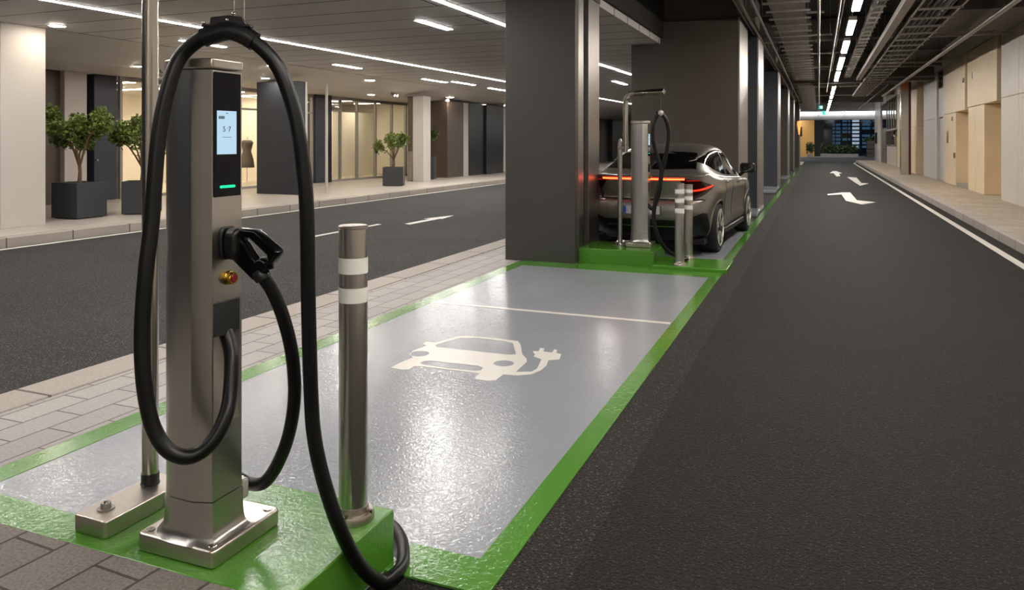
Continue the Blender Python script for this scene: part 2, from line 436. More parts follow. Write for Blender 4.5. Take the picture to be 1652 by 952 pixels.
# first bay
paint('bay_surface', M['bay'], [[(-3.56,2.30),(-1.5,2.30),(-1.5,2.635),(-1.2,2.635),(-1.2,9.12),(-3.56,9.12)]], 0.004, 0.006)
paint('bay_border', M['green'], [R(-1.2, -1.08, 2.43, 9.42), R(-3.72, -3.56, 1.866, 9.47), R(-3.56, -1.2, 9.12, 9.62),
                                 R(-3.56, -2.5, 1.866, 2.30), R(-1.5, -1.2, 2.43, 2.635)], 0.006, 0.008)
paint('bay_cross_line', M['white_bay'], [R(-3.56, -1.21, 6.655, 6.715)], 0.0065, 0.002)
# second bay and the green line that runs on
paint('bay_surface', M['bay'], [R(-3.575, -1.2, 9.9, 15.75)], 0.004, 0.006)
paint('bay_border', M['green'], [R(-1.2, -1.08, 9.42, 52.0), R(-3.575, -1.2, 15.75, 16.0)], 0.006, 0.008)
# white lines and arrows on the roads
paint('road_line', M['white_paint'], [R(2.38, 2.49, -8, 62.0), [(2.38,62),(2.49,62),(2.75,65.0),(2.66,65.2)]], 0.004, 0.006)
paint('road_line', M['white_paint'], [R(-11.28, -11.18, -8, 66)], 0.004, 0.006)
def arrow(pts, z=0.004): paint('road_arrow', M['white_paint'], [pts], z, 0.006)
# ------------------------------------------------------------------ road symbol and arrows
arrow([(0.253,24.6),(0.64,25.12),(0.681,22.44),(1.021,21.26),(1.393,22.18),(0.969,22.74),(0.919,26.16),(0.683,26.07),(0.241,25.09)])
arrow([(1.192,37.6),(1.322,32.6),(1.396,30.36),(1.78,32.1),(1.533,32.4),(1.562,37.25)])
arrow([(0.521,42.05),(0.697,42.1),(0.762,38.1),(0.932,38.6),(0.947,41.58),(1.109,42.3),(0.963,43.6),(0.901,45.0),(0.713,44.97)])
arrow([(-7.49,12.9),(-7.33,12.8),(-7.30,14.0),(-7.24,14.0),(-7.36,14.75),(-7.62,13.9),(-7.47,13.9)])
arrow([(-7.96,10.4),(-7.86,10.4),(-7.86,12.65),(-7.96,12.65)])
sym = [(-2.805,4.629),(-2.8,4.766),(-2.783,4.908),(-2.844,4.981),(-2.874,5.067),(-2.849,5.198),(-2.845,5.23),(-2.9,5.266),(-2.903,5.337),(-2.82,5.338),(-2.749,5.571),(-2.689,5.622),(-2.438,5.645),(-2.231,5.626),(-2.176,5.54),(-2.062,5.288),(-1.993,5.194),(-1.962,5.123),(-1.947,4.865),(-1.847,4.915),(-1.836,4.996),(-1.885,5.221),(-1.935,5.252),(-1.967,5.274),(-1.968,5.316),(-2.004,5.365),(-2.016,5.404),(-1.979,5.412),(-1.997,5.505),(-1.964,5.504),(-1.94,5.417),(-1.871,5.419),(-1.884,5.506),(-1.859,5.505),(-1.836,5.416),(-1.793,5.405),(-1.763,5.271),(-1.83,5.216),(-1.8,5.09),(-1.798,4.981),(-1.827,4.863),(-1.904,4.802),(-2.005,4.781),(-2.003,4.646),(-2.053,4.617),(-2.135,4.618),(-2.154,4.642),(-2.164,4.741),(-2.616,4.737),(-2.665,4.717),(-2.66,4.637),(-2.705,4.613)]
win = [(-2.79,5.272),(-2.771,5.339),(-2.699,5.538),(-2.566,5.59),(-2.319,5.58),(-2.244,5.552),(-2.105,5.271),(-2.157,5.239),(-2.756,5.228)]
def ell(cx, cy, rx, ry): return [(cx+rx*math.cos(2*PI*k/24), cy+ry*math.sin(2*PI*k/24)) for k in range(24)]
grl = [(-2.668,4.803),(-2.661,4.855),(-2.626,4.883),(-2.401,4.895),(-2.246,4.9),(-2.195,4.867),(-2.185,4.808),(-2.214,4.787),(-2.413,4.765),(-2.624,4.78)]
struct(curve_mesh('parking_symbol', [sym, win, ell(-2.786,5.013,.073,.075), ell(-2.102,5.024,.074,.075), grl], 0.0008, 0, M['white_bay'],
       lambda a, b, h: (a, b, 0.0052 + h)))

# ------------------------------------------------------------------ plinths
o = MB().box(-2.49, -1.5, 1.866, 2.503, 0.0, 0.2).build('charger_plinth', M['greenplinth'], bevel=0.006)
tag(o, 'low green painted plinth under the tall charger nearest the brown pavers', 'plinth')
o = MB().box(-2.948, -1.95, 9.60, 10.38, 0.0, 0.2).build('charger_plinth', M['greenplinth'], bevel=0.008)
tag(o, 'green painted step beside the big charcoal column, carrying the charger behind the car', 'plinth')
o = MB().box(-1.948, -1.03, 9.46, 10.22, 0.0, 0.055).build('bollard_plinth', M['greenplinth'], bevel=0.008)
tag(o, 'thin green painted slab under the pair of steel bollards by the parked car', 'plinth')

# ------------------------------------------------------------------ charger (built once, copied for the far one)
CH = (-2.0, 2.085, 0.2)
def LX(x): return x - CH[0]
def foot(g=0.0):
    pts = [(-1.88,1.966),(-1.88,2.106),(-1.95,2.127),(-2.04,2.122),(-2.095,2.095),(-2.12,2.036),(-2.095,1.977),(-2.04,1.950),(-1.95,1.945)]
    out = []
    cx, cy = -2.0, 2.036
    for x, y in pts:
        k = 1 + g / math.hypot(x - cx, y - cy)
        out.append((cx + (x-cx)*k - CH[0], cy + (y-cy)*k - CH[1]))
    return out
def roundfoot(g=0.0, n=7):
    """same outline with the left side rounded"""
    a = foot(g); out = [a[0], a[1], a[2]]
    for p in crom([(x, y, 0) for x, y in a[2:] ], n)[1:]: out.append((p.x, p.y))
    return out
def make_charger():
    t = thing('ev_charger', 'brushed steel charging post with lit blue screen facing the empty bay', 'charger', CH)
    fp = roundfoot()
    body = MB()
    # shell in four stretches so that the slot on the screen side is a real recess
    Z0, Z1 = 0.194, 1.642            # local: world 0.396 .. 1.842
    n = len(fp)
    vs = [(x, y, Z0) for x, y in fp] + [(x, y, Z1) for x, y in fp]
    fs = [tuple(range(n-1,-1,-1)), tuple(range(n, 2*n))] + [(i,(i+1)%n,n+(i+1)%n,n+i) for i in range(1, n)]
    body.add(vs, fs)
    X = LX(-1.88); ya, yb = 1.966-CH[1], 2.106-CH[1]; sa, sb = 1.972-CH[1], 2.096-CH[1]
    s0, s1 = 0.44, 0.858             # slot from 0.64 to 1.058
    body.add([(X,ya,Z0),(X,yb,Z0),(X,yb,s0),(X,ya,s0)], [(0,1,2,3)])
    body.add([(X,ya,s1),(X,yb,s1),(X,yb,Z1),(X,ya,Z1)], [(0,1,2,3)])
    body.add([(X,ya,s0),(X,sa,s0),(X,sa,s1),(X,ya,s1)], [(0,1,2,3)])
    body.add([(X,sb,s0),(X,yb,s0),(X,yb,s1),(X,sb,s1)], [(0,1,2,3)])
    D = X - 0.06
    body.add([(X,sa,s0),(X,sb,s0),(D,sb,s0+0.3),(D,sa,s0+0.3)], [(0,1,2,3)])
    body.add([(D,sa,s0+0.3),(D,sb,s0+0.3),(D,sb,s1),(D,sa,s1)], [(0,1,2,3)])
    body.add([(X,sa,s0),(D,sa,s0+0.3),(D,sa,s1),(X,sa,s1)], [(0,1,2,3)])
    body.add([(X,sb,s0),(X,sb,s1),(D,sb,s1),(D,sb,s0+0.3)], [(0,1,2,3)])
    body.add([(D,sa,s1),(D,sb,s1),(X,sb,s1),(X,sa,s1)], [(0,1,2,3)])
    body.build('body', M['steel'], t, smooth=13)
    MB().prism(roundfoot(0.006), 1.646, 1.682).build('cap', M['steel_h'], t, bevel=0.006, seg=3)
    col = MB()
    fpc = [roundfoot(g) for g in (0.004, 0.005, 0.007, 0.012, 0.022, 0.034)]
    zs = [0.192, 0.13, 0.1, 0.08, 0.066, 0.058]
    n = len(fpc[0]); vs = []
    for p, z in zip(fpc, zs): vs += [(x, y, z) for x, y in p]
    fs = [(i*n+k, i*n+(k+1)%n, (i+1)*n+(k+1)%n, (i+1)*n+k) for i in range(5) for k in range(n)]
    fs += [tuple(range(n)), tuple(range(5*n, 6*n))]
    col.add(vs, fs); col.build('collar', M['steel'], t, smooth=40)
    bp = MB().prism(rrect(-0.17, 0.17, -0.167, 0.167, 0.022), 0.0, 0.06).build('base_plate', M['steel_h'], t, bevel=0.008, seg=3)
    for x, y in ((0.138,-0.135),(0.138,0.135),(-0.138,-0.135),(-0.138,0.135)):
        MB().lathe([(0.016,0),(0.016,0.063),(0.0145,0.0645)], (x,y,0), n=20).build('bolt_cover', M['steel_bright'], bp, smooth=40)
    # screen side
    pn = MB().prism(rrect(sa-0.0+0.0, sb+0.002, 1.214, 1.636, 0.004), 0, 0.003, lambda a, b, h: (X + h, a, b)).build('screen_panel', M['glassblack'], t)
    ds = MB().prism(rrect(1.985-CH[1], 2.076-CH[1], 1.358, 1.506, 0.001), 0.003, 0.0042, lambda a, b, h: (X + h, a, b)).build('display', M['screen'], pn)
    fx = lambda y0, z0: (lambda a, b, h: (X + 0.0048 + h, y0 + a, z0 + b))
    yc = 2.03 - CH[1]
    text_mesh('display_digit', '5', 0.026, M['ink'], fx(yc - 0.013, 1.443), pn)
    text_mesh('display_digit', '7', 0.026, M['ink'], fx(yc + 0.012, 1.443), pn)
    MB().box(X+.0044, X+.005, yc+0.0015, yc+0.0045, 1.445, 1.448).build('display_mark', M['ink'], pn)
    mk = MB()
    for k in range(5): mk.box(X+.0044, X+.005, yc-0.038+k*0.0055, yc-0.0338+k*0.0055, 1.478, 1.488)
    mk.build('display_heading', M['ink'], pn)
    MB().box(X+.0044, X+.005, yc-0.021, yc+0.021, 1.4155, 1.417).build('display_rule', M['ink'], pn)
    MB().box(X+.0044, X+.005, yc-0.004, yc+0.004, 1.496, 1.499).build('display_mark', M['ink'], pn)
    MB().prism(rrect(1.998-CH[1], 2.070-CH[1], 1.243, 1.252, 0.0044), 0.003, 0.0045, lambda a, b, h: (X + h, a, b)).build('status_light', M['green_led'], pn)
    # socket flange
    fl = MB(); cy, cz = 2.033-CH[1], 1.255-CH[2]
    oc = [(cy + 0.041*math.cos(q)*(1 if abs(math.cos(q))>.3 else 1), cz + 0.056*math.sin(q)) for q in [2*PI*k/28 for k in range(28)]]
    se = [(cy + 0.040*math.copysign(abs(math.cos(q))**0.6, math.cos(q)), cz + 0.057*math.copysign(abs(math.sin(q))**0.6, math.sin(q))) for q in [2*PI*k/32 for k in range(32)]]
    fl.prism(se, 0, 0.014, lambda a, b, h: (X + h, a, b)); fl.build('socket', M['satinblack'], t, bevel=0.004, seg=3)
    # emergency button
    bt = MB().lathe([(0.0245,0),(0.0245,0.006),(0.022,0.009),(0.0215,0.022),(0.0195,0.025),(0.017,0.025),(0.0165,0.018)], (X, 2.041-CH[1], 1.134-CH[2]), 'x', 32).build('stop_button', M['gold'], t, smooth=35)
    MB().lathe([(0.0155,0.016),(0.0155,0.026),(0.013,0.0285)], (X, 2.041-CH[1], 1.134-CH[2]), 'x', 28).build('button_cap', M['redbutton'], bt, smooth=35)
    # slot cover and cable gland
    mb = MB().prism([(sa+0.001,0.745),(sb-0.03,0.735),(sb-0.001,0.752),(sb-0.001,s1-0.001),(sa+0.001,s1-0.001)], -0.01, 0.002, lambda a, b, h: (X + h, a, b))
    mb.build('slot_cover', M['cover'], t, bevel=0.002)
    MB().lathe([(0.02,0),(0.02,0.03),(0.026,0.03),(0.026,0.05),(0.018,0.052)], (-0.01, 2.126-CH[1], 0.17), 'y', 20).build('cable_gland', M['satinblack'], t, smooth=40)
    cl = MB().box(0.035, 0.115, 2.118-CH[1], 2.15-CH[1], 0.135, 0.205); cl.build('cable_clamp', M['clear'], t, bevel=0.008)
    MB().lathe([(0.022,0),(0.022,0.012),(0.014,0.016)], (0.075, 2.15-CH[1], 0.175), 'y', 20).build('clamp_screw', M['steel_bright'], t, smooth=40)
    # badge on the narrow side towards the camera
    MB().lathe([(0.018,0),(0.018,0.003),(0.0165,0.004)], (-0.02, 1.949-CH[1], 1.56), 'y', 28).build('badge', M['steel_bright'], t, smooth=40)
    return t
charger = make_charger()
FAR = (-2.215, 10.06, 0.2)
far = dup(charger, FAR, 'slim steel charging post standing behind the grey car')

# ------------------------------------------------------------------ plug in the socket of the near charger
pr = thing('charging_plug', 'black pistol grip plug pushed into the charger nearest the brown pavers', 'plug', (-1.866, 2.045, 1.25))
outl = [(-1.872,1.2972),(-1.855,1.3061),(-1.832,1.3078),(-1.755,1.3034),(-1.667,1.2444),(-1.660,1.2345),(-1.664,1.222),(-1.684,1.1956),(-1.698,1.190),(-1.701,1.182),(-1.701,1.1729),(-1.749,1.1384),(-1.764,1.1338),(-1.774,1.1393),(-1.850,1.1956),(-1.872,1.2011)]
hole = [(-1.803,1.2706),(-1.793,1.2746),(-1.777,1.2703),(-1.714,1.2242),(-1.711,1.2118),(-1.718,1.2053),(-1.728,1.2118),(-1.742,1.2125),(-1.752,1.2069),(-1.768,1.2213),(-1.793,1.2521),(-1.804,1.2628)]
PO = (-1.866, 2.045, 1.25)
hole = [(-1.757 + (a+1.757)*1.14, 1.240 + (b-1.240)*1.14) for a, b in hole]
curve_mesh('grip', [outl, hole], 0.011, 0.008, M['blackplastic'], lambda a, b, h: (a-PO[0], 2.045 - h - PO[1], b-PO[2]), pr)
MB().prism(rrect(1.998, 2.074, 1.199, 1.307, 0.03, 6), 0, 0.05, lambda a, b, h: (-1.866 + h, a, b)).build('nose', M['satinblack'], pr, bevel=0.012, seg=3, off=PO)
MB().tube([(-1.752,2.045,1.166),(-1.744,2.047,1.152),(-1.735,2.05,1.136)], [0.024,0.030,0.027], 18).build('collar', M['satinblack'], pr, smooth=40, off=PO)
MB().box(-1.742,-1.722,2.033,2.057,1.196,1.212).build('release_button', M['satinblack'], pr, bevel=0.004, off=PO)
def cable(name, pts, r, label, n=8, seg=14, mat='rubber'):
    mb = MB().tube(crom(pts, n), r, seg)
    return tag(mb.build(name, M[mat], smooth=60), label, 'cable')
cable('charging_cable', [(-1.741,2.05,1.147),(-1.722,2.075,1.095),(-1.700,2.105,1.0),(-1.687,2.135,0.87),(-1.693,2.157,0.72),(-1.728,2.172,0.575),(-1.79,2.186,0.45),(-1.86,2.20,0.368),(-1.93,2.212,0.345),(-1.985,2.20,0.362),(-2.01,2.181,0.37)],
      0.023, 'thick black cable hanging from the plug down to the foot of the post')
cable('charging_cable', [(-1.925,2.05,0.985),(-1.905,2.05,0.955),(-1.875,2.042,0.905),(-1.848,2.022,0.855),(-1.818,1.982,0.757),(-1.803,1.945,0.699),(-1.812,1.909,0.642),(-1.84,1.876,0.604),(-1.873,1.841,0.596),(-1.914,1.813,0.622),(-1.95,1.799,0.675),(-1.972,1.79,0.748),(-1.987,1.784,0.86),(-1.999,1.79,0.998),(-1.996,1.802,1.181),(-1.994,1.824,1.346),(-1.99,1.847,1.618),(-1.972,1.876,1.797),(-1.95,1.907,1.889),(-1.882,1.934,1.946),(-1.806,1.965,1.967),(-1.739,1.992,1.938),(-1.66,2.025,1.852),(-1.61,2.045,1.709),(-1.58,2.057,1.526),(-1.568,2.062,1.346),(-1.574,2.078,1.044),
      (-1.574,2.092,0.746),(-1.562,2.096,0.6),(-1.53,2.11,0.447),(-1.487,2.141,0.287),(-1.469,2.228,0.131),(-1.451,2.319,0.034),(-1.422,2.377,0.034),(-1.44,2.466,0.034),(-1.533,2.605,0.034),(-1.655,2.692,0.034),(-1.82,2.71,0.034)], 0.0245, 'long thick black cable looped from the slot over the hanger and down to the ground')

# ------------------------------------------------------------------ cable hanger, its wires and the pole that carries it
hg = thing('cable_hanger', 'black saddle clip holding the top of the tall cable loop on two wires', 'hanger', (-1.806,1.965,1.965))
HO = (-1.806,1.965,1.965)
arc = crom([(-1.885,1.933,1.944),(-1.85,1.947,1.957),(-1.806,1.965,1.967),(-1.765,1.982,1.954),(-1.728,1.997,1.931)], 5)
mb = MB().tube(arc, 0.032, 18); mb.build('sleeve', M['satinblack'], hg, smooth=50, off=HO)
pts = [(-0.062,0.018),(0.066,0.018),(0.042,0.048),(0.0,0.052),(-0.058,0.046)]
dx = Vector((0.926,0.376,0)).normalized(); dn = Vector((-0.376,0.926,0))
def along(a, b, h): 
    q = Vector(HO) + dx*a + dn*h + Vector((0,0,b)); return (q.x-HO[0], q.y-HO[1], q.z-HO[2])
MB().prism(pts, -0.012, 0.012, along).build('top_plate', M['satinblack'], hg, bevel=0.003)
MB().prism([(-0.085,0.012),(0.075,0.012),(0.075,0.022),(-0.085,0.022)], -0.02, 0.02, along).build('flange', M['satinblack'], hg, bevel=0.003)
for a, b in ((0.0,0.036),(-0.078,0.026),(0.02,0.056)):
    p = Vector(HO) + dx*a + Vector((0,0,b)) - dn*0.016
    MB().sphere(tuple(p - Vector(HO)), 0.006, 12, 8).build('bolt', M['chrome'], hg, smooth=60)
PL = (-2.43, 2.215, 0.2)
pole = thing('cable_pole', 'slim steel pole on a dark bolted foot, left of the looped charging cable', 'pole', PL)
ft = MB().prism(rrect(-2.485,-2.322,1.925,2.30,0.018), 0.2, 0.262).build('foot', M['steel_h'], pole, bevel=0.004, off=PL)
MB().lathe([(0.03,0),(0.03,0.005),(0.019,0.005),(0.018,0.02),(0.016,0.024)], (-2.41-PL[0],2.0-PL[1],0.0615), n=20).build('bolt', M['galv'], ft, smooth=40)
MB().tube([(-2.405,1.99,0.285),(-2.398,1.985,0.298),(-2.385,1.985,0.300),(-2.380,1.985,0.290)], 0.003, 8).build('bolt_clip', M['galv'], ft, smooth=60, off=PL)
arm = [(-2.43,2.215,0.262),(-2.43,2.215,1.2),(-2.43,2.215,2.12),(-2.42,2.212,2.24),(-2.375,2.2,2.31),(-2.30,2.17,2.335),(-2.1,2.085,2.336),(-1.70,1.925,2.336)]
MB().tube(arm[:3] + [tuple(p) for p in crom(arm[2:6], 5)[1:]] + arm[6:], 0.0305, 24).build('tube', M['steel_bright'], pole, smooth=50, off=PL)
MB().lathe([(0.036,0),(0.036,0.004),(0.033,0.006),(0.033,0.045)], (0,0,0.06), n=24).build('ferrule', M['satinblack'], pole, smooth=35)
for x, y, z in ((-1.791,1.971,2.024),(-1.760,1.984,1.985)):
    MB().tube([(x,y,z),(x+0.002,y,2.31)], 0.0014, 6).build('wire', M['galv'], pole, smooth=60, off=PL)

# far pole: a thin post with a gooseneck clamped to its top
FP = (-2.50, 10.06, 0.2)
fp = thing('cable_pole', 'steel gooseneck pole left of the charging post behind the car', 'pole', FP)
MB().tube([(-2.50,10.06,0.225),(-2.50,10.06,1.0),(-2.50,10.06,1.585),(-2.495,10.06,1.61),(-2.475,10.06,1.62)], 0.030, 16).build('post', M['steel'], fp, smooth=50, off=FP)
MB().lathe([(0.10,0),(0.10,0.012),(0.05,0.016),(0.045,0.03)], (0,0,0), n=28).build('foot', M['steel_h'], fp, smooth=35)
for q in range(3):
    MB().lathe([(0.014,0),(0.014,0.026)], (0.075*math.cos(q*2.1+2.6), 0.075*math.sin(q*2.1+2.6), 0.012), n=12).build('bolt', M['galv'], fp, smooth=40)
gn = [(-2.425,10.06,1.46)] + [(-2.425,10.06,2.07)] + [tuple(p) for p in crom([(-2.425,10.06,2.10),(-2.41,10.055,2.18),(-2.365,10.04,2.235),(-2.30,10.02,2.25)], 5)] + [(-2.28,10.013,2.25)]
MB().tube(gn, 0.036, 16).build('gooseneck', M['steel_bright'], fp, smooth=50, off=FP)
MB().tube([(-2.31,10.023,2.25),(-2.1,9.96,2.252),(-1.87,9.88,2.255)], [0.042,0.046,0.046], 4).build('arm', M['steel_bright'], fp, bevel=0.006, off=FP)
MB().box(-2.53,-2.385,10.03,10.09,1.50,1.54).build('clamp', M['galv'], fp, bevel=0.004, off=FP)
MB().tube([(-1.905,9.89,2.23),(-1.902,9.82,2.1),(-1.90,9.765,1.985)], 0.004, 6).build('wire', M['satinblack'], fp, smooth=60, off=FP)
fl = [(-1.60,9.99,0.083),(-1.585,9.90,0.083),(-1.64,9.87,0.088),(-1.72,9.90,0.125),(-1.80,9.85,0.176),(-1.9,9.77,0.324),(-1.962,9.74,0.512),(-1.974,9.735,0.673),(-1.945,9.74,0.888),(-1.895,9.753,1.102),(-1.882,9.758,1.237),(-1.925,9.741,1.398),(-1.974,9.721,1.613),(-1.979,9.719,1.8),(-1.945,9.733,1.921),(-1.90,9.753,1.965),(-1.838,9.776,1.908),(-1.795,9.794,1.747),(-1.813,9.800,1.532),(-1.855,9.800,1.317),(-1.880,9.800,1.21),(-1.912,9.79,0.968),(-1.975,9.83,0.78),(-2.03,9.92,0.72),(-2.09,9.985,0.75),(-2.13,10.01,0.80)]
cable('charging_cable', fl, 0.026, 'black cable hanging in a narrow loop from the gooseneck arm behind the car')
bh = thing('cable_ball', 'pale round ball clip at the top of the narrow cable loop', 'clip', (-1.895,9.72,1.972))
MB().sphere((0.02,-0.03,0.0), 0.036, 20, 12).build('ball', M['clear'], bh, smooth=60)
MB().tube([(-0.05,0.02,-0.015),(0.0,0.035,0.0),(0.03,0.03,-0.01)], 0.034, 12).build('clip', M['satinblack'], bh, smooth=60)

# ------------------------------------------------------------------ bollards
def make_bollard(name, label, loc, h, r, bands, top_grey=True):
    t = thing(name, label, 'bollard', loc)
    MB().lathe([(r,0.02),(r,h-0.004),(r-0.004,h)], n=40).build('tube', M['steel'], t, smooth=30)
    MB().lathe([(r-0.001,h-0.001),(r+0.0015,h-0.001),(r+0.0015,h+0.006),(r-0.003,h+0.009),(0.02,h+0.010)], n=40).build('top_cap', M['steel_h'], t, smooth=30)
    fl = MB().lathe([(r*1.45,0),(r*1.45,0.022),(r*1.38,0.03),(r*1.12,0.034),(r*1.04,0.055)], n=40).build('flange', M['steel_h'], t, smooth=30)
    for k in range(4):
        q = 0.15 + k*PI/2
        MB().lathe([(0.009,0),(0.009,0.012),(0.006,0.013)], (r*1.25*math.cos(q), r*1.25*math.sin(q), 0.027), n=14).build('screw', M['dark_steel'], fl, smooth=40)
    for z0, z1 in bands:
        MB().lathe([(r-0.002,z0),(r+0.0012,z0),(r+0.0012,z1),(r-0.002,z1)], n=40).build('reflective_band', M['reflective'], t, smooth=30)
    return t
make_bollard('bollard', 'thick steel bollard with two pale bands on the green plinth nearest the brown pavers', (-1.605,2.385,0.2), 1.082, 0.053, [(0.915,0.972),(0.808,0.862)])
make_bollard('bollard', 'steel bollard with three pale bands, in front of the two by the car', (-1.615,9.56,0.055), 1.02, 0.057, [(0.90,0.955),(0.785,0.84),(0.655,0.715)])
make_bollard('bollard', 'second steel bollard with three pale bands, closer to the car wheel', (-1.595,10.13,0.0555), 0.975, 0.054, [(0.875,0.92),(0.78,0.83),(0.655,0.71)])
# ------------------------------------------------------------------ the parked car
def paint_car():
    m, nt, b = new_mat('car_paint')
    P(b, Base_Color=lin((144,139,133)), Roughness=0.34, Metallic=0.85)
    b.inputs['Coat Weight'].default_value = 0.3; b.inputs['Coat Roughness'].default_value = 0.08
    return m
M['carpaint'] = paint_car()
M['carglass'] = plain('car_glass', (8,8,9), 0.05)
M['carblack'] = plain('car_black_trim', (13,13,13), 0.4)
M['gap'] = plain('panel_gap', (4,4,4), 0.8)
M['lens'] = plain('tail_lens', (42,8,8), 0.08)
M['lamp'] = emit('tail_lamp_red', (255,40,16), 3.2)
M['lampcore'] = emit('tail_lamp_core', (255,120,60), 5.0)
M['lampdim'] = emit('tail_lamp_dim', (200,24,12), 0.5, (60,8,8))
M['tyre'] = plain('tyre', (18,18,18), 0.75, bump=0.3, bscale=120, bdist=0.003)
M['rim'] = plain('rim_silver', (205,201,195), 0.35, 0.6)
M['rimdark'] = plain('rim_dark', (30,30,30), 0.35, 0.5)
M['plate_white'] = plain('plate_white', (206,208,214), 0.4)
M['plate_blue'] = plain('plate_blue', (28,92,190), 0.4)
M['mirror'] = plain('mirror_glass', (190,190,190), 0.03, 1.0)

PLAN = [(0,0.0),(0.30,0.012),(0.55,0.06),(0.72,0.155),(0.83,0.32),(0.895,0.60),(0.925,0.95),(0.93,1.35),(0.915,1.9),(0.905,2.4),(0.912,2.9),(0.925,3.4),(0.925,3.75),(0.89,4.10),(0.79,4.38),(0.60,4.56),(0.32,4.66),(0,4.69)]
plan = [Vector((p.x, p.y)) for p in crom([(x, y, 0) for x, y in PLAN], 24)]
# resample evenly
dist = [0.0]
for a, b in zip(plan, plan[1:]): dist.append(dist[-1] + (b - a).length)
NS = 190
def plan_at(s):
    s = max(0, min(dist[-1], s))
    lo, hi = 0, len(dist) - 1
    while hi - lo > 1:
        mid = (lo + hi) // 2
        if dist[mid] <= s: lo = mid
        else: hi = mid
    t = (s - dist[lo]) / max(1e-9, dist[hi] - dist[lo])
    return plan[lo].lerp(plan[hi], t)
SS = [dist[-1] * i / NS for i in range(NS + 1)]
PP = [plan_at(s) for s in SS]
NN = []
for i in range(NS + 1):
    a = PP[max(0, i-1)]; b = PP[min(NS, i+1)]
    t = (b - a).normalized(); n = Vector((t.y, -t.x))
    if i == 0: n = Vector((0, -1))
    if i == NS: n = Vector((0, 1))
    NN.append(n)
belt = [(0,1.125),(0.3,1.135),(0.7,1.14),(1.2,1.10),(2.0,1.045),(3.0,1.0),(3.4,0.985),(3.8,0.955),(4.2,0.905),(4.5,0.85),(4.69,0.80)]
# rows: z and inset at the tail, along the side and at the nose
ROWS = [((.22,.22),(.20,.20),(.20,.18)), ((.31,.12),(.27,.07),(.28,.07)), ((.42,.055),(.38,.035),(.40,.03)), ((.54,.0),(.52,.040),(.52,.0)),
        ((.66,-.01),(.66,.034),(.62,.0)), ((.755,.015),(.78,.018),(.68,.01)), ((.80,.07),(.87,.002),(.72,.04)), ((.86,.075),(.93,.006),(.76,.07)),
        ((.97,.045),(.98,.026),(.79,.11)), ((1.06,.020),(.82,.06),(.82,.15)), ((1.125,.0),(1.02,.10),(.86,.22))]
ROWS[9] = ((1.06,.020),(1.005,.06),(.82,.15))
def mix3(a, b, c, y):
    if y < 1.0:
        t = max(0, min(1, (y - 0.03) / 0.80)); t = t*t*(3-2*t); return lerp(a, b, t)
    if y > 3.7:
        t = max(0, min(1, (y - 3.7) / 0.9)); t = t*t*(3-2*t); return lerp(b, c, t)
    return b
SUB = 5
def row_point(i, k):
    p = PP[i]; (za, ia), (zb, ib), (zc, ic) = ROWS[k]
    z = mix3(za, zb, zc, p.y); ins = mix3(ia, ib, ic, p.y)
    bz = pw(p.y, belt)
    f = max(0.0, (z - 0.55)) / (1.02 - 0.55) if 0.83 < p.y < 3.7 else None
    zb_target = bz
    if k == len(ROWS) - 1: z = bz
    elif k >= 5:
        ref = mix3(ROWS[-1][0][0], ROWS[-1][1][0], ROWS[-1][2][0], p.y)
        z = z + (bz - ref) * ((k - 4) / 6.0) ** 1.2
    # haunches over the wheels
    ins -= 0.030 * math.exp(-((p.y - 0.98)/0.42)**2) * math.exp(-((z - 0.84)/0.17)**2)
    ins -= 0.018 * math.exp(-((p.y - 3.85)/0.42)**2) * math.exp(-((z - 0.72)/0.15)**2)
    q = p - NN[i] * ins
    if i == 0 or i == NS: q.x = 0
    q.x = max(0.0, q.x)
    return Vector((q.x, q.y, z))
lower = []
for i in range(NS + 1):
    pts = [row_point(i, k) for k in range(len(ROWS))]
    lower.append(crom(pts, SUB))
NR = len(lower[0]) - 1
# top: from the belt line to the centre line
ROOF = [(0.0,1.130),(0.10,1.140),(0.22,1.142),(0.36,1.19),(0.6,1.285),(0.9,1.385),(1.15,1.47),(1.5,1.54),(2.0,1.578),(2.4,1.575),(2.75,1.535),(3.1,1.41),(3.45,1.25),(3.72,1.11),(3.9,1.055),(4.2,1.0),(4.5,0.93),(4.62,0.875),(4.69,0.83)]
tops = [lower[i][-1] for i in range(NS + 1)]
i0 = next(i for i in range(NS + 1) if tops[i].x > 0.70)
i1 = max(i for i in range(NS + 1) if tops[i].x > 0.50)
FX = [(0,1.0),(0.10,0.955),(0.25,0.90),(0.42,0.83),(0.55,0.755),(0.65,0.66),(0.78,0.46),(0.9,0.22),(1.0,0.0)]
FZ = [(0,0.0),(0.10,0.17),(0.25,0.43),(0.42,0.70),(0.55,0.855),(0.65,0.925),(0.78,0.972),(0.9,0.993),(1.0,1.0)]
NT = 34
top = []
for i in range(i0, i1 + 1):
    e = tops[i]
    if i < i0 + 1:
        bend = e.y
    yc0 = e.y
    # rear and front edges follow the plan outline
    wr = max(0.0, 1 - (e.y - tops[i0].y) / 0.9); wf = max(0.0, 1 - (tops[i1].y - e.y) / 0.7)
    yc = e.y - wr * tops[i0].y + wf * (4.69 - 0.22 - tops[i1].y + 0.0)
    zc = pw(max(0, yc), ROOF)
    row = []
    for k in range(NT + 1):
        t = k / NT
        fx, fz = pw(t, FX), pw(t, FZ)
        x = e.x * fx
        y = lerp(e.y, yc, 1 - (x / e.x) ** 2.2)
        zz = pw(max(0, y), ROOF)
        z = lerp(e.z, lerp(zc, zz, 0.5), fz)
        row.append(Vector((x if k < NT else 0.0, y, z)))
    top.append(row)

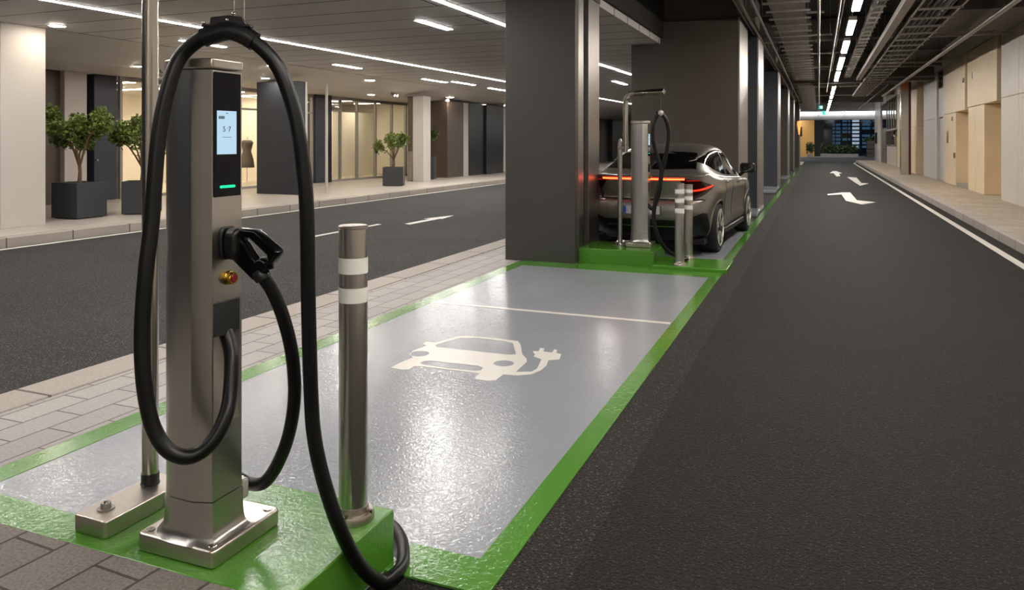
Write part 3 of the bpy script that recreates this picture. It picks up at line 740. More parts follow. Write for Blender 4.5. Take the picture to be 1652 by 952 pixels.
cbm = bmesh.new()
tagl = cbm.faces.layers.int.new('tag')
def grid(rows, flip=False, t=0):
    V = [[cbm.verts.new(p) for p in r] for r in rows]
    for a in range(len(V) - 1):
        for b in range(len(V[0]) - 1):
            q = (V[a][b], V[a+1][b], V[a+1][b+1], V[a][b+1])
            if flip: q = q[::-1]
            f = cbm.faces.new(q); f[tagl] = t
grid(lower, False, 1); grid(top, False, 2)
bmesh.ops.remove_doubles(cbm, verts=cbm.verts, dist=0.0008)
bmesh.ops.dissolve_degenerate(cbm, dist=0.0005, edges=cbm.edges)
bmesh.ops.recalc_face_normals(cbm, faces=cbm.faces)
# make sure normals look outwards
av = sum((f.normal.dot(f.calc_center_median() - Vector((0, 2.3, 0.7))) * f.calc_area()) for f in cbm.faces)
if av < 0: bmesh.ops.reverse_faces(cbm, faces=cbm.faces)

from mathutils.kdtree import KDTree
cbm.normal_update()
kd = KDTree(len(cbm.verts)); kdn = []
for n_, v in enumerate(cbm.verts):
    kd.insert(v.co, n_); kdn.append(v.normal.copy())
kd.balance()
def skin_normal(co):
    n = Vector((0, 0, 0))
    for c, i, d in kd.find_n(co, 4): n += kdn[i] / (d + 0.002)**2
    return n.normalized()
def cut(f):
    """split the faces of cbm along f = 0"""
    val = {v: f(v.co) for v in cbm.verts}
    for v in val:
        if abs(val[v]) < 1e-4: val[v] = 0.0
    new = [v for v in val if val[v] == 0.0]
    for e in list(cbm.edges):
        a, b = e.verts
        if val.get(a, 0) * val.get(b, 0) < 0:
            t = val[a] / (val[a] - val[b])
            if t < 0.06 or t > 0.94:      # move the nearer vertex onto the line instead
                v = a if t < 0.06 else b
                if abs(v.co.x) > 1e-6 or abs((a.co.lerp(b.co, t)).x) < 1e-6:
                    v.co = a.co.lerp(b.co, t); val[v] = 0.0; new.append(v); continue
            _, nv = bmesh.utils.edge_split(e, a, t)
            val[nv] = 0.0; new.append(nv)
    bmesh.ops.connect_verts(cbm, verts=list(set(new)))
def poly_field(poly):
    """signed distance to a polygon, negative inside"""
    n = len(poly)
    def f(a, b):
        d = 1e9; ins = False
        for i in range(n):
            x0, y0 = poly[i]; x1, y1 = poly[(i+1) % n]
            ex, ey = x1-x0, y1-y0; wx, wy = a-x0, b-y0
            t = max(0, min(1, (wx*ex+wy*ey)/(ex*ex+ey*ey)))
            d = min(d, math.hypot(wx-ex*t, wy-ey*t))
            if (y0 > b) != (y1 > b) and a < (x1-x0)*(b-y0)/(y1-y0)+x0: ins = not ins
        return -d if ins else d
    return f
dlo_p = poly_field([(0.74,1.315),(1.10,1.195),(1.55,1.125),(2.2,1.075),(3.28,1.04),(3.36,1.06),(3.0,1.29),(2.65,1.42),(2.3,1.462),(1.85,1.47),(1.4,1.445),(1.05,1.39)])
dlo = lambda c: max(dlo_p(c.y, c.z), 0.40 - c.x)
def rear_gl(c):
    w = lerp(0.68, 0.555, (c.y - 0.38) / 0.72)
    yb = 0.40 + 0.10 * (c.x/0.68)**2; ya = 1.10 + 0.03 * (c.x/0.6)**2
    return max(yb - c.y, c.y - ya, c.x - w, 1.13 - c.z)
def shield(c):
    w = lerp(0.60, 0.74, (c.y - 2.75) / 0.95)
    return max(2.80 - c.y, c.y - 3.70, c.x - w, 1.0 - c.z)
WH = [(0.94, 0.36), (3.84, 0.36)]
arch = lambda c: max(min(math.hypot(c.y - y, c.z - z) for y, z in WH) - 0.405, 0.5 - c.x)
def black(c):
    zl = mix3(0.50, 0.335, 0.33, c.y)
    if c.y < 0.55: zl = 0.52 + 0.10*max(0, 1-abs(c.x-0.80)/0.25) - 0.25*max(0.0, (c.y-0.36)/0.2)
    if c.y < 0.30 and c.x < 0.56: zl = 0.535 - 0.02*(c.x/0.56)
    return c.z - zl
def slot(c):      # dark crease between hatch and bumper
    return max(abs(c.z - 0.80) - 0.012, c.y - 0.33)
def lampf(c):
    # swept lens round the tail corner, pointed at the side
    s = math.hypot(max(0, c.x - 0.50), c.y)
    zt = 1.105 - 0.20*max(0, c.y - 0.02)
    zb = lerp(1.068, 0.80, min(1, max(0, (c.x - 0.52)/0.20))) if c.y < 0.16 else lerp(0.80, 1.0, min(1, max(0, (c.y - 0.16)/0.50))**1.3)
    return max(c.z - zt, zb - c.z, c.y - 0.68, 0.50 - c.x)
for fn in (dlo, rear_gl, shield, arch, black, slot, lampf): cut(fn)
def side_line(y0, z0, y1, z1, w=0.0035):
    d = Vector((y1-y0, z1-z0)); L = d.length; d.normalize()
    def f(c):
        wx, wy = c.y - y0, c.z - z0
        t = wx*d.x + wy*d.y
        return max(abs(wx*d.y - wy*d.x) - w, -t, t - L, 0.5 - c.x)
    return f
lines = [side_line(2.18,0.40,2.22,1.06), side_line(3.42,0.45,3.36,0.99), side_line(1.42,0.52,1.32,0.80), side_line(1.32,0.80,1.46,1.12), side_line(1.42,0.42,3.42,0.42)]
hatch = lambda c: max(abs(c.x - lerp(0.60,0.70,(c.y-0.0)/0.4)) - 0.003, c.y - 0.42, 0.80 - c.z)
pillar = lambda c: max(abs(c.y - 2.22) - 0.05, dlo(c))
cut(pillar)
cbm.normal_update()
groups = {}
for f in cbm.faces:
    c = f.calc_center_median()
    if arch(c) < 0: k = None
    elif dlo(c) < 0: k = 'pillar' if pillar(c) < 0 else ('rear_side_window' if c.y < 2.22 else 'front_side_window')
    elif rear_gl(c) < 0: k = 'rear_window'
    elif shield(c) < 0: k = 'windshield'
    elif lampf(c) < 0: k = 'tail_lens'
    elif black(c) < 0: k = 'lower_trim'
    elif slot(c) < 0: k = 'slot'
    elif c.y < 0.40 and c.z < 0.80: k = 'bumper'
    elif c.y < 0.42 and c.z > 0.80 and c.x < lerp(0.60, 0.72, c.y/0.42): k = 'tailgate'
    elif c.x > 0.5 and c.z < pw(c.y, belt) - 0.002 and 0.42 < c.z and 1.40 - 0.1*math.sin(min(1, max(0,(c.z-.5)/.6))*PI) < c.y < 2.20: k = 'rear_door'
    elif c.x > 0.5 and c.z < pw(c.y, belt) - 0.002 and 0.42 < c.z and 2.20 <= c.y < 3.40: k = 'front_door'
    else: k = 'body'
    if k: groups.setdefault(k, []).append(f)
CO = Vector((-2.29, 10.43, 0.0))
car = thing('car', 'grey fastback car with lit red tail light bar, parked in the far bay', 'car', tuple(CO))
car.rotation_euler = (0, 0, math.radians(-3.0))
MATS = {'pillar':'carblack','rear_side_window':'carglass','front_side_window':'carglass','rear_window':'carglass','windshield':'carglass',
        'tail_lens':'lens','lower_trim':'carblack','slot':'gap','bumper':'carpaint','tailgate':'carpaint','rear_door':'carpaint','front_door':'carpaint','body':'carpaint'}
PAIRS = {'pillar','rear_side_window','front_side_window','tail_lens','rear_door','front_door'}
NAMES = {'pillar':'window_pillar','slot':'bumper_crease'}
def emit_part(name, faces, mat, sides, push=0.0):
    vs, fs, ns = [], [], []
    for sgn in sides:
        idx = {}
        for f in faces:
            poly = []
            for v in f.verts:
                if v not in idx:
                    n = skin_normal(v.co)
                    if abs(v.co.x) < 1e-5: n.x = 0; n.normalize()
                    idx[v] = len(vs); q = v.co + n*push
                    vs.append((q.x*sgn, q.y, q.z)); ns.append((n.x*sgn, n.y, n.z))
                poly.append(idx[v])
            fs.append(tuple(poly if sgn > 0 else poly[::-1]))
    me = bpy.data.meshes.new(name); me.from_pydata(vs, [], fs); me.materials.append(M[mat])
    me.shade_smooth(); me.normals_split_custom_set_from_vertices(ns)
    o = bpy.data.objects.new(name, me); COL.objects.link(o); o.parent = car
    return o
parts = {}
for k, fcs in groups.items():
    for sides in (((1,), (-1,)) if k in PAIRS else ((1, -1),)):
        parts.setdefault(k, []).append(emit_part(NAMES.get(k, k), fcs, MATS[k], sides))

def surf(s_frac_pt, z):
    """point on the tail or side skin above plan station i at height z, and its outward normal"""
    i = s_frac_pt; r = lower[i]
    for a, b in zip(r, r[1:]):
        if a.z <= z <= b.z:
            p = a.lerp(b, (z - a.z) / max(1e-6, b.z - a.z)); break
    else: p = r[-1]
    return p, Vector((NN[i].x, NN[i].y, 0))
def ribbon(i_from, i_to, zc, hh, out, mirror):
    """a raised bar that follows the skin; zc and hh are functions of i"""
    mb = MB(); ring = []
    rng = list(range(i_from, i_to + 1))
    seq = [(-1, i) for i in reversed(rng) if i > 0] + [(1, i) for i in rng] if mirror == 0 else [(mirror, i) for i in rng]
    vs = []; fs = []
    for sgn, i in seq:
        z = zc(i); h = hh(i)
        for dz, d in ((-h, -0.004), (-h, out), (h, out), (h, -0.004)):
            p, n = surf(i, z + dz); q = p + n * d
            vs.append((q.x*sgn, q.y, q.z))
    m = len(seq)
    for a in range(m - 1):
        for b in range(4):
            fs.append((a*4+b, a*4+(b+1)%4, (a+1)*4+(b+1)%4, (a+1)*4+b))
    fs += [(0,1,2,3), tuple((m-1)*4+b for b in range(4))]
    return mb.add(vs, fs)
def i_at(cond): return next(i for i in range(NS + 1) if cond(PP[i]))
ix = lambda x: i_at(lambda p: p.x > x)
iy = lambda y: i_at(lambda p: p.x > 0.5 and p.y > y)
ribbon(0, ix(0.58), lambda i: 1.086, lambda i: 0.017, 0.010, 0).build('light_bar', M['lamp'], car, smooth=40)
ribbon(0, ix(0.57), lambda i: 1.086, lambda i: 0.007, 0.013, 0).build('light_bar_core', M['lampcore'], car, smooth=40)
for sgn in (1, -1):
    a, b = ix(0.70), iy(0.56)
    ribbon(a, b, lambda i: lerp(0.925, 0.985, ((i-a)/(b-a))**1.4), lambda i: 0.012*(1 - 0.55*abs((i-a)/(b-a)-0.4)), 0.006, sgn).build('tail_lamp', M['lamp'], car, smooth=40)
    a2, b2 = ix(0.60), iy(0.20)
    ribbon(a2, b2, lambda i: 1.066, lambda i: 0.009, 0.005, sgn).build('tail_lamp', M['lampdim'], car, smooth=40)
# number plate
pl = MB().prism(rrect(-0.26, 0.26, -0.056, 0.056, 0.008), 0, 0.012, lambda a, b, h: (a, -0.004 - h, 0.655 + b)).build('number_plate', M['plate_white'], car)
MB().box(-0.258, -0.215, -0.0175, -0.016, 0.602, 0.708).build('plate_strip', M['plate_blue'], pl)
MB().box(-0.30, 0.30, -0.006, 0.05, 0.585, 0.725).build('plate_recess', M['carpaint'], car, bevel=0.01)
# chrome line on the bumper, boot lip, fin, wiper
ribbon(0, ix(0.50), lambda i: 0.43, lambda i: 0.006, 0.012, 0).build('bumper_strip', M['chrome'], car, smooth=40)
MB().prism([(1.42,1.515),(1.62,1.528),(1.55,1.56),(1.46,1.585)], -0.012, 0.012, lambda a, b, h: (h, a, b)).build('roof_fin', M['carpaint'], car, bevel=0.008, seg=3)
sp = MB()
rowt = []
for x in [k*0.05 for k in range(-12, 13)]:
    rowt.append((x, 1.07 + 0.03*(x/0.6)**2, 1.44 - 0.055*(abs(x)/0.6)**2.2))
vs = []; fs = []
for x, y, z in rowt:
    vs += [(x, y-0.05, z-0.006), (x, y+0.16, z+0.050), (x, y+0.16, z+0.02), (x, y-0.045, z-0.018)]
for a in range(len(rowt) - 1):
    for b in range(4): fs.append((a*4+b, a*4+(b+1)%4, (a+1)*4+(b+1)%4, (a+1)*4+b))
fs += [(0,1,2,3), tuple((len(rowt)-1)*4+b for b in range(4))]
sp.add(vs, fs).build('roof_spoiler', M['carpaint'], car, smooth=40)
# bright line round the side windows, mirrors, handles, arches and wheels
def top_at(y, z):
    """x of the glasshouse skin at (y, z)"""
    best = None
    for r in top:
        for a, b in zip(r, r[1:]):
            if (a.z - z) * (b.z - z) <= 0 and a.x > 0.3:
                t = (z - a.z) / (b.z - a.z) if abs(b.z - a.z) > 1e-6 else 0
                p = a.lerp(b, t)
                if best is None or abs(p.y - y) < abs(best.y - y): best = p
    return best.x if best else 0.8
for sgn in (1, -1):
    up = [(0.74,1.318),(1.05,1.393),(1.4,1.448),(1.85,1.473),(2.3,1.465),(2.65,1.424),(3.0,1.293),(3.33,1.07)]
    MB().tube([(sgn*(top_at(p.x, p.y) + 0.004), p.x, p.y) for p in crom([(a, b, 0) for a, b in up], 5)], 0.006, 8).build('window_trim', M['galv'], car, smooth=60)
    for y, z in ((1.62, 0.99), (2.75, 0.94)):
        i = iy(y); p, n = surf(i, z)
        MB().box(-0.012, 0.012, -0.11, 0.11, -0.014, 0.014).build('door_handle', M['carpaint'], car, bevel=0.008, seg=3).location = (sgn*(p.x + 0.006), y, z)
    i = iy(3.2); p, n = surf(i, 0.98)
    mi = MB().prism(rrect(-0.125, 0.125, -0.085, 0.085, 0.05, 6), 0, 0.13, lambda a, b, h: (sgn*(0.985 + a), 3.17 + h, 1.155 + b))
    mo = mi.build('wing_mirror', M['carblack'], car, bevel=0.03, seg=3)
    MB().prism(rrect(-0.105, 0.105, -0.066, 0.066, 0.04, 6), 0, 0.006, lambda a, b, h: (sgn*(0.985 + a), 3.166 + h, 1.155 + b)).build('mirror_glass', M['carglass'], mo)
    MB().tube([(sgn*(p.x - 0.03), 3.26, 1.02), (sgn*0.90, 3.25, 1.07), (sgn*0.94, 3.24, 1.10)], [0.03, 0.026, 0.03], 10).build('mirror_arm', M['carblack'], mo, smooth=60)
    for wy, wz in WH:
        # lip of the arch and dark well behind it
        mb = MB(); vs = []; fs = []; m = 36
        for q in range(m + 1):
            an = math.radians(lerp(-22, 202, q / m))
            y, z = wy + 0.405*math.cos(an), wz + 0.405*math.sin(an)
            i = iy(max(0.3, min(4.3, y))); p, n = surf(i, max(0.24, z))
            X = p.x
            y2, z2 = wy + 0.385*math.cos(an), wz + 0.385*math.sin(an)
            vs += [(sgn*(X+0.006), y, z), (sgn*(X+0.004), y2, z2), (sgn*(X-0.06), y2, z2), (sgn*(X-0.06), y, z)]
        for a in range(m):
            for b in range(4): fs.append((a*4+b, a*4+(b+1)%4, (a+1)*4+(b+1)%4, (a+1)*4+b))
        fs += [(0,1,2,3), tuple(m*4+b for b in range(4))]
        mb.add(vs, fs).build('wheel_arch', M['carpaint'], car, smooth=40)
        well = MB(); vs = []; fs = []
        for q in range(25):
            an = math.radians(lerp(-15, 195, q / 24))
            vs += [(sgn*0.86, wy+0.40*math.cos(an), wz+0.40*math.sin(an)), (sgn*0.55, wy+0.40*math.cos(an), wz+0.40*math.sin(an))]
        fs = [(a*2, a*2+1, a*2+3, a*2+2) for a in range(24)]
        vs.append((sgn*0.55, wy, wz)); c = len(vs) - 1
        fs += [(a*2+1, c, a*2+3) for a in range(24)]
        well.add(vs, fs).build('wheel_well', M['gap'], car)
        # wheel
        xw = sgn*0.80
        tp = [(0.262,-0.10),(0.30,-0.118),(0.34,-0.118),(0.358,-0.09),(0.36,-0.05),(0.36,0.05),(0.358,0.09),(0.34,0.112),(0.30,0.114),(0.262,0.108)]
        ty = MB().lathe(tp, (xw, wy, wz), 'x', 48).build('tyre', M['tyre'], car, smooth=40)
        MB().lathe([(0.262,-0.10),(0.262,0.104),(0.252,0.106),(0.245,0.09),(0.24,-0.02),(0.05,-0.03)], (xw, wy, wz), 'x', 40).build('rim_barrel', M['rimdark'], ty, smooth=40)
        rm = MB()
        for q in range(5):
            for dq in (-0.17, 0.17):
                an = q*2*PI/5 + dq + 0.3; ao = q*2*PI/5 + dq*0.62 + 0.3
                c1 = (math.cos(an), math.sin(an)); c0 = (math.cos(ao), math.sin(ao))
                t0 = (-c0[1], c0[0])
                a0 = 0.03
                pts = []
                for rr, w, h in ((0.045, 0.020, 0.108), (0.15, 0.019, 0.116), (0.252, 0.024, 0.121)):
                    d = c0 if rr < 0.1 else ((c0[0]+c1[0])/2, (c0[1]+c1[1])/2) if rr < 0.2 else c1
                    pts.append((d[0]*rr, d[1]*rr, w, h, (-d[1], d[0])))
                v0 = []
                for a, b, w, h, tt in pts:
                    for sw, hh in ((-w, h-0.03), (w, h-0.03), (w*0.7, h), (-w*0.7, h)):
                        v0.append((xw + sgn*hh, wy + a + tt[0]*sw, wz + b + tt[1]*sw))
                ff = [(k*4+j, k*4+(j+1)%4, (k+1)*4+(j+1)%4, (k+1)*4+j) for k in range(2) for j in range(4)] + [(0,1,2,3), (8,9,10,11)]
                rm.add(v0, ff)
        rm.build('rim_spokes', M['rim'], ty, smooth=30)
        MB().lathe([(0.06,0.05),(0.06,0.108),(0.05,0.118),(0.028,0.120)], (xw, wy, wz), 'x', 28).build('hub_cap', M['rimdark'], ty, smooth=40) if sgn > 0 else MB().lathe([(0.06,-0.05),(0.06,-0.108),(0.05,-0.118),(0.028,-0.120)], (xw, wy, wz), 'x', 28).build('hub_cap', M['rimdark'], ty, smooth=40)
        MB().lathe([(0.252,0.098*sgn),(0.268,0.112*sgn),(0.270,0.120*sgn),(0.255,0.124*sgn),(0.250,0.104*sgn)], (xw, wy, wz), 'x', 48).build('rim_ring', M['rim'], ty, smooth=40)
    # door shut lines: thin dark beads sunk in the skin
    def bead(pts):
        out = []
        for p in crom([(a, b, 0) for a, b in pts], 6):
            q, n = surf(iy(p.x), p.y); out.append((sgn*(q.x + 0.0012), p.x, q.z))
        MB().tube(out, 0.0045, 6).build('door_gap', M['gap'], car, smooth=60)
    bead([(2.20,0.42),(2.20,0.7),(2.21,1.0)])
    bead([(1.44,0.50),(1.40,0.62),(1.30,0.80),(1.36,1.0),(1.42,1.08)])
    bead([(3.42,0.42),(3.44,0.7),(3.36,0.97)])
    MB().box(0.86, 0.905, 1.38, 3.40, 0.22, 0.30).build('side_sill', M['carblack'], car, bevel=0.015) if sgn > 0 else MB().box(-0.905, -0.86, 1.38, 3.40, 0.22, 0.30).build('side_sill', M['carblack'], car, bevel=0.015)
MB().box(-0.80, 0.80, 0.35, 4.4, 0.17, 0.24).build('underbody', M['gap'], car)
bead = None
# ------------------------------------------------------------------ ceilings and columns
slab('ceiling', M['ceil_panel'], -12.6, -3.0, -8, 66, 3.6, 3.72)
slab('trim_ceiling', M['recess'], -12.64, -12.6, -8, 66, 3.605, 3.72)
struct(MB().prism([(-22.5,3.27),(-14.4,3.27),(-12.64,3.598),(-12.64,3.72),(-22.5,3.72)], -8, 66, lambda a, b, h: (a, h, b)).build('ceiling', M['soffit']))
def soff(x): return 3.6 if x > -12.6 else max(3.27, 3.6 - (-12.62 - x) * 0.1864)
slab('ceiling', M['ceil_dark'], -3.0, 4.9, -8, 68.0, 5.0, 5.2)
slab('wall_upper', M['ceil_dark'], -3.06, -2.94, -8, 66, 3.72, 5.0)
for y in (-4.0, 5.0, 13.6, 22.5, 31.6, 41.0, 50.0, 59.0):
    struct(MB().box(-3.0, 4.4, y, y + 0.45, 4.42, 5.0).build('beam', M['beam'], bevel=0.01))
struct(MB().box(-3.0, 4.4, 33.6, 34.2, 4.02, 5.0).build('beam', M['beam'], bevel=0.01))

def column(x0, x1, y0, y1, z1, mat, edge=0.10, base=0.0):
    """clad column with a bright corner profile on the road side"""
    c = struct(MB().box(x0, x1 - 0.02, y0, y1, base, z1).build('column', M[mat], bevel=0.006))
    return c
# nearest column: face panel, then two pale fins with a black groove between them
def grooved_column():
    c = struct(MB().box(-3.945, -2.955, 9.48, 9.62, 0.0, 3.6).build('column', M['column'], bevel=0.006))
    def p(name, mat, *b): 
        o = MB().box(*b).build(name, M[mat], c, bevel=0.004); return o
    p('core', 'column', -3.93, -3.02, 9.62, 10.60, 0.0, 3.6)
    p('fin', 'alu', -3.03, -2.951, 9.62, 9.85, 0.0, 3.6)
    p('groove', 'recess', -3.09, -3.01, 9.85, 10.09, 0.0, 3.6)
    p('fin', 'alu', -3.03, -2.951, 10.09, 10.64, 0.0, 3.6)
    p('crown', 'beam', -3.95, -2.94, 9.47, 10.66, 3.6, 5.0)
grooved_column()
for (x0, x1, y0, y1, mat) in ((-3.60,-1.46,15.45,17.2,'column_brown'), (-2.3,-1.30,18.15,19.8,'column_blue'), (-2.6,-1.30,27.3,28.9,'column_blue'),
                              (-2.6,-1.30,36.3,38.0,'column'), (-2.6,-1.32,45.2,46.8,'column'), (-2.6,-1.2,54.0,55.5,'column')):
    c = struct(MB().box(x0, x1, y0, y1, 0.0, 4.05).build('column', M[mat], bevel=0.006))
    MB().box(x1-0.01, x1+0.025, y0-0.012, y1, 0.0, 4.05).build('edge_profile', M['alu'], c, bevel=0.004)
    MB().box(x0+0.08, x1-0.06, y0+0.08, y1-0.06, 4.05, 5.0).build('crown', M['beam'], c)
for x0, x1, y0, y1 in ((-2.35,-1.22,16.9,19.1), (-2.3,-1.25,24.9,27.4), (-2.6,-1.22,34.6,36.4)):
    struct(MB().box(x0, x1, y0, y1, 0.0, 0.085).build('floor_pad', M['bay'], bevel=0.01))

# ------------------------------------------------------------------ lights in the left ceiling
def strip(x0, y0, x1, y1, w, label):
    """recessed light line from (x0,y0) to (x1,y1)"""
    d = Vector((x1-x0, y1-y0)).normalized(); n = Vector((-d.y, d.x)) * w/2
    q = [(x0+n.x, y0+n.y), (x0-n.x, y0-n.y), (x1-n.x, y1-n.y), (x1+n.x, y1+n.y)]
    n2 = n * 1.35
    q2 = [(x0+n2.x, y0+n2.y), (x0-n2.x, y0-n2.y), (x1-n2.x, y1-n2.y), (x1+n2.x, y1+n2.y)]
    t = thing('ceiling_light', label, 'light', ((x0+x1)/2, (y0+y1)/2, 3.6))
    o = (t.location.x, t.location.y, 3.6)
    MB().prism(q2, 3.592, 3.62).build('frame', M['alu'], t, off=o)
    MB().prism(q, 3.585, 3.60).build('diffuser', M['strip'], t, off=o)
strip(-10.24, 1.0, -9.0, 42.0, 0.085, 'long unbroken light line over the far carriageway, nearest the shops')
strip(-4.97, -4.0, -4.96, 12.3, 0.085, 'light line over the pale pavers running up to the big charcoal column')
strip(-5.23, 18.2, -5.15, 20.4, 0.10, 'light line seen between the two big columns, first of its pair')
strip(-5.17, 20.6, -5.10, 23.4, 0.10, 'light line seen between the two big columns, second of its pair')
bars = [(-6.08,10.9,12.05,'bright short ceiling bar nearest the tip of the pale paver light line'),
        (-11.55,16.3,17.5,'short ceiling bar beyond the cable loop, lone on its row'),
        (-11.6,21.1,22.7,'short ceiling bar above the white pillar of the glazed shop, left of a pair'),
        (-11.2,22.4,24.1,'short ceiling bar above the bronze wall, right of a pair'),
        (-11.3,25.6,27.2,'short ceiling bar just left of the charcoal column edge'),
        (-6.22,24.2,25.9,'short ceiling bar over the gooseneck pole between the columns'),
        (-6.3,31.0,33.0,'short ceiling bar, middle one seen left of the gooseneck bend'),
        (-6.4,38.5,41.0,'small ceiling bar seen far off, left of the gooseneck tube'),
        (-7.6,36.0,38.5,'small ceiling bar far off in the gap between the columns'),
        (-9.2,45.0,48.0,'tiny ceiling bar farthest off in the gap between the columns')]
def bar(x, y0, y1, label, group=None):
    t = thing('ceiling_light', label, 'light', (x, (y0+y1)/2, 3.6), group); h = (y1-y0)/2
    MB().box(-0.085, 0.085, -h, h, -0.006, 0.02).build('frame', M['alu'], t)
    MB().box(-0.065, 0.065, -h+0.02, h-0.02, -0.012, 0.0).build('diffuser', M['bar'], t)
for b in bars: bar(*b)
# a few more of the same row that stand behind the columns or behind the photographer still light the bays
for y in (15.4, 6.4, 1.9): bar(-6.1, y, y + 1.15, 'short ceiling bar over the far carriageway, out of view', 'ceiling bars out of view')
for y in (11.3, 6.3): bar(-11.6, y, y + 1.2, 'short ceiling bar by the shops, hidden from view', 'ceiling bars hidden by the charger')
def downlight(x, y, z, label, r=0.11):
    t = thing('downlight', label, 'light', (x, y, soff(x)))
    MB().lathe([(r*1.25,0.01),(r*1.25,-0.006),(r*1.0,-0.010)], n=28).build('ring', M['white_clad'], t, smooth=35)
    MB().lathe([(r*0.98,-0.008),(r*0.98,-0.016)], n=28).build('lens', M['down'], t)
downs = [(-12.12,9.1,3.6,'round downlight beside the top of the white pillar at the kerb',0.12), (-14.2,12.6,3.27,'small downlight above the first potted tree',0.08), (-14.4,14.6,3.27,'small downlight over the doorway of the black entrance',0.08),
         (-12.9,15.6,3.6,'round downlight behind the charger cap',0.16), (-14.0,16.6,3.27,'downlight left of the slate blue pillar',0.10), (-13.0,20.2,3.6,'round downlight beyond the cable loop, right of the slate blue pillar',0.16),
         (-14.6,22.8,3.27,'small downlight above the first glazed door',0.12), (-13.7,27.2,3.27,'downlight above the bronze wall',0.13), (-14.2,31.4,3.27,'downlight above the black panels',0.15),
         (-13.9,36.0,3.27,'small downlight above the last pale wall',0.15)]
for x, y, z, l, r in downs: downlight(x, y, z, l, r)
def spot(x, y, z, label, n=2):
    t = thing('ceiling_spotlight', label, 'light', (x, y, soff(x) + 0.005))
    MB().box(-0.06, 0.06, -0.16, 0.16, -0.03, 0).build('base', M['white_clad'], t, bevel=0.006)
    for k in range(n):
        yy = (-0.09 if n == 2 else 0) + 0.18*k
        MB().tube([(0,yy,-0.03),(0.0,yy,-0.07)], 0.012, 8).build('stem', M['galv'], t, smooth=60)
        h = MB().tube([(-0.05,yy,-0.07),(0.07,yy,-0.13)], 0.045, 14).build('head', M['galv'], t, smooth=40)
        MB().tube([(0.071,yy,-0.1305),(0.075,yy,-0.1325)], 0.036, 14).build('lens', M['shoplamp'], h)
spot(-13.9, 23.2, 3.27, 'twin spotlight on the soffit before the glazed shop')
spot(-13.8, 27.0, 3.27, 'twin spotlight on the soffit near the white shop pillar')
spot(-13.6, 32.5, 3.27, 'twin spotlight on the soffit beside the pale wall past the black panels')
cm = thing('security_camera', 'small dark dome camera under the soffit by the black entrance', 'camera', (-14.3, 13.2, soff(-14.3)))
MB().lathe([(0.09,0.004),(0.09,-0.03),(0.06,-0.05)], n=24).build('base', M['satinblack'], cm, smooth=40)
MB().sphere((0.05,0.08,-0.10), 0.075, 18, 12).build('dome', M['galv'], cm, smooth=60)

# ------------------------------------------------------------------ shop side
XW = -16.5
def wbox(name, mat, *b, bevel=0.0): return struct(MB().box(*b).build(name, M[mat], bevel=bevel))
wbox('wall_reflector', 'white_clad', -6.2, 4.2, -7.7, -7.5, 0.0, 3.58)  # unseen wall added behind the camera, a pale reflector for the charger steel
wbox('column', 'white_clad', -13.6, -12.6, 8.45, 9.24, 0.15, 3.6, bevel=0.006)
wbox('wall_left', 'brownpanel', -17.2, -16.45, -2.0, 8.0, 0.15, 3.27)
wbox('wall_left', 'brownpanel', -17.0, -16.45, 8.0, 12.45, 0.15, 3.27)
wbox('column', 'white_clad', -17.0, -16.3, 12.42, 13.0, 0.15, 3.27, bevel=0.006)
wbox('wall_left', 'blackpanel', -17.2, -16.75, 13.0, 13.42, 0.15, 3.27)
d1 = wbox('door_1', 'navy', -17.0, -16.5, 13.36, 14.02, 0.15, 3.27, bevel=0.01)
MB().lathe([(0.03,0),(0.03,0.05),(0.02,0.055)], (-16.5,13.42,1.15), 'x', 16).build('door_handle', M['galv'], d1, smooth=40)
wbox('trim_entrance', 'galv', -16.76, -16.7, 13.0, 13.4, 2.25, 2.28)
# glass shop fronts
def shopfront(n, y0, y1, posts, transom, door=None, x=XW, z1=3.22):
    w = struct(MB().box(x-0.012, x+0.012, y0, y1, 0.2, z1).build('window_%d' % n, M['glass']))
    f = MB()
    f.box(x-0.05, x+0.05, y0, y1, 0.15, 0.22).build('sill', M['frame'], w, bevel=0.006)
    MB().box(x-0.05, x+0.05, y0, y1, z1-0.06, z1+0.05).build('head_rail', M['frame'], w, bevel=0.006)
    for p in posts: MB().box(x-0.055, x+0.055, p-0.04, p+0.04, 0.22, z1-0.06).build('post', M['frame'], w, bevel=0.006)
    for ta, tb, z in transom: MB().box(x-0.045, x+0.045, ta+0.04, tb-0.04, z-0.03, z+0.03).build('transom', M['frame'], w, bevel=0.005)
    return w
shopfront(1, 14.06, 22.0, (14.1, 18.2, 19.3, 21.4, 21.96), ((18.2,19.3,2.62),(21.4,21.96,2.62),(19.3,21.4,2.62)))
wbox('wall_left', 'navy', -16.8, -16.35, 22.0, 22.62, 0.15, 3.27)
wbox('wall_left', 'blackpanel', -16.8, -16.3, 22.62, 22.86, 0.15, 3.27)
w2 = shopfront(2, 22.86, 29.6, (22.9, 23.65, 24.75, 26.05, 27.3, 28.45, 29.55), ((22.9,23.65,2.75),(23.65,24.75,2.75)))
MB().box(-16.46,-16.40,25.98,26.12,1.15,1.45).build('door_lock', M['satinblack'], w2, bevel=0.01)
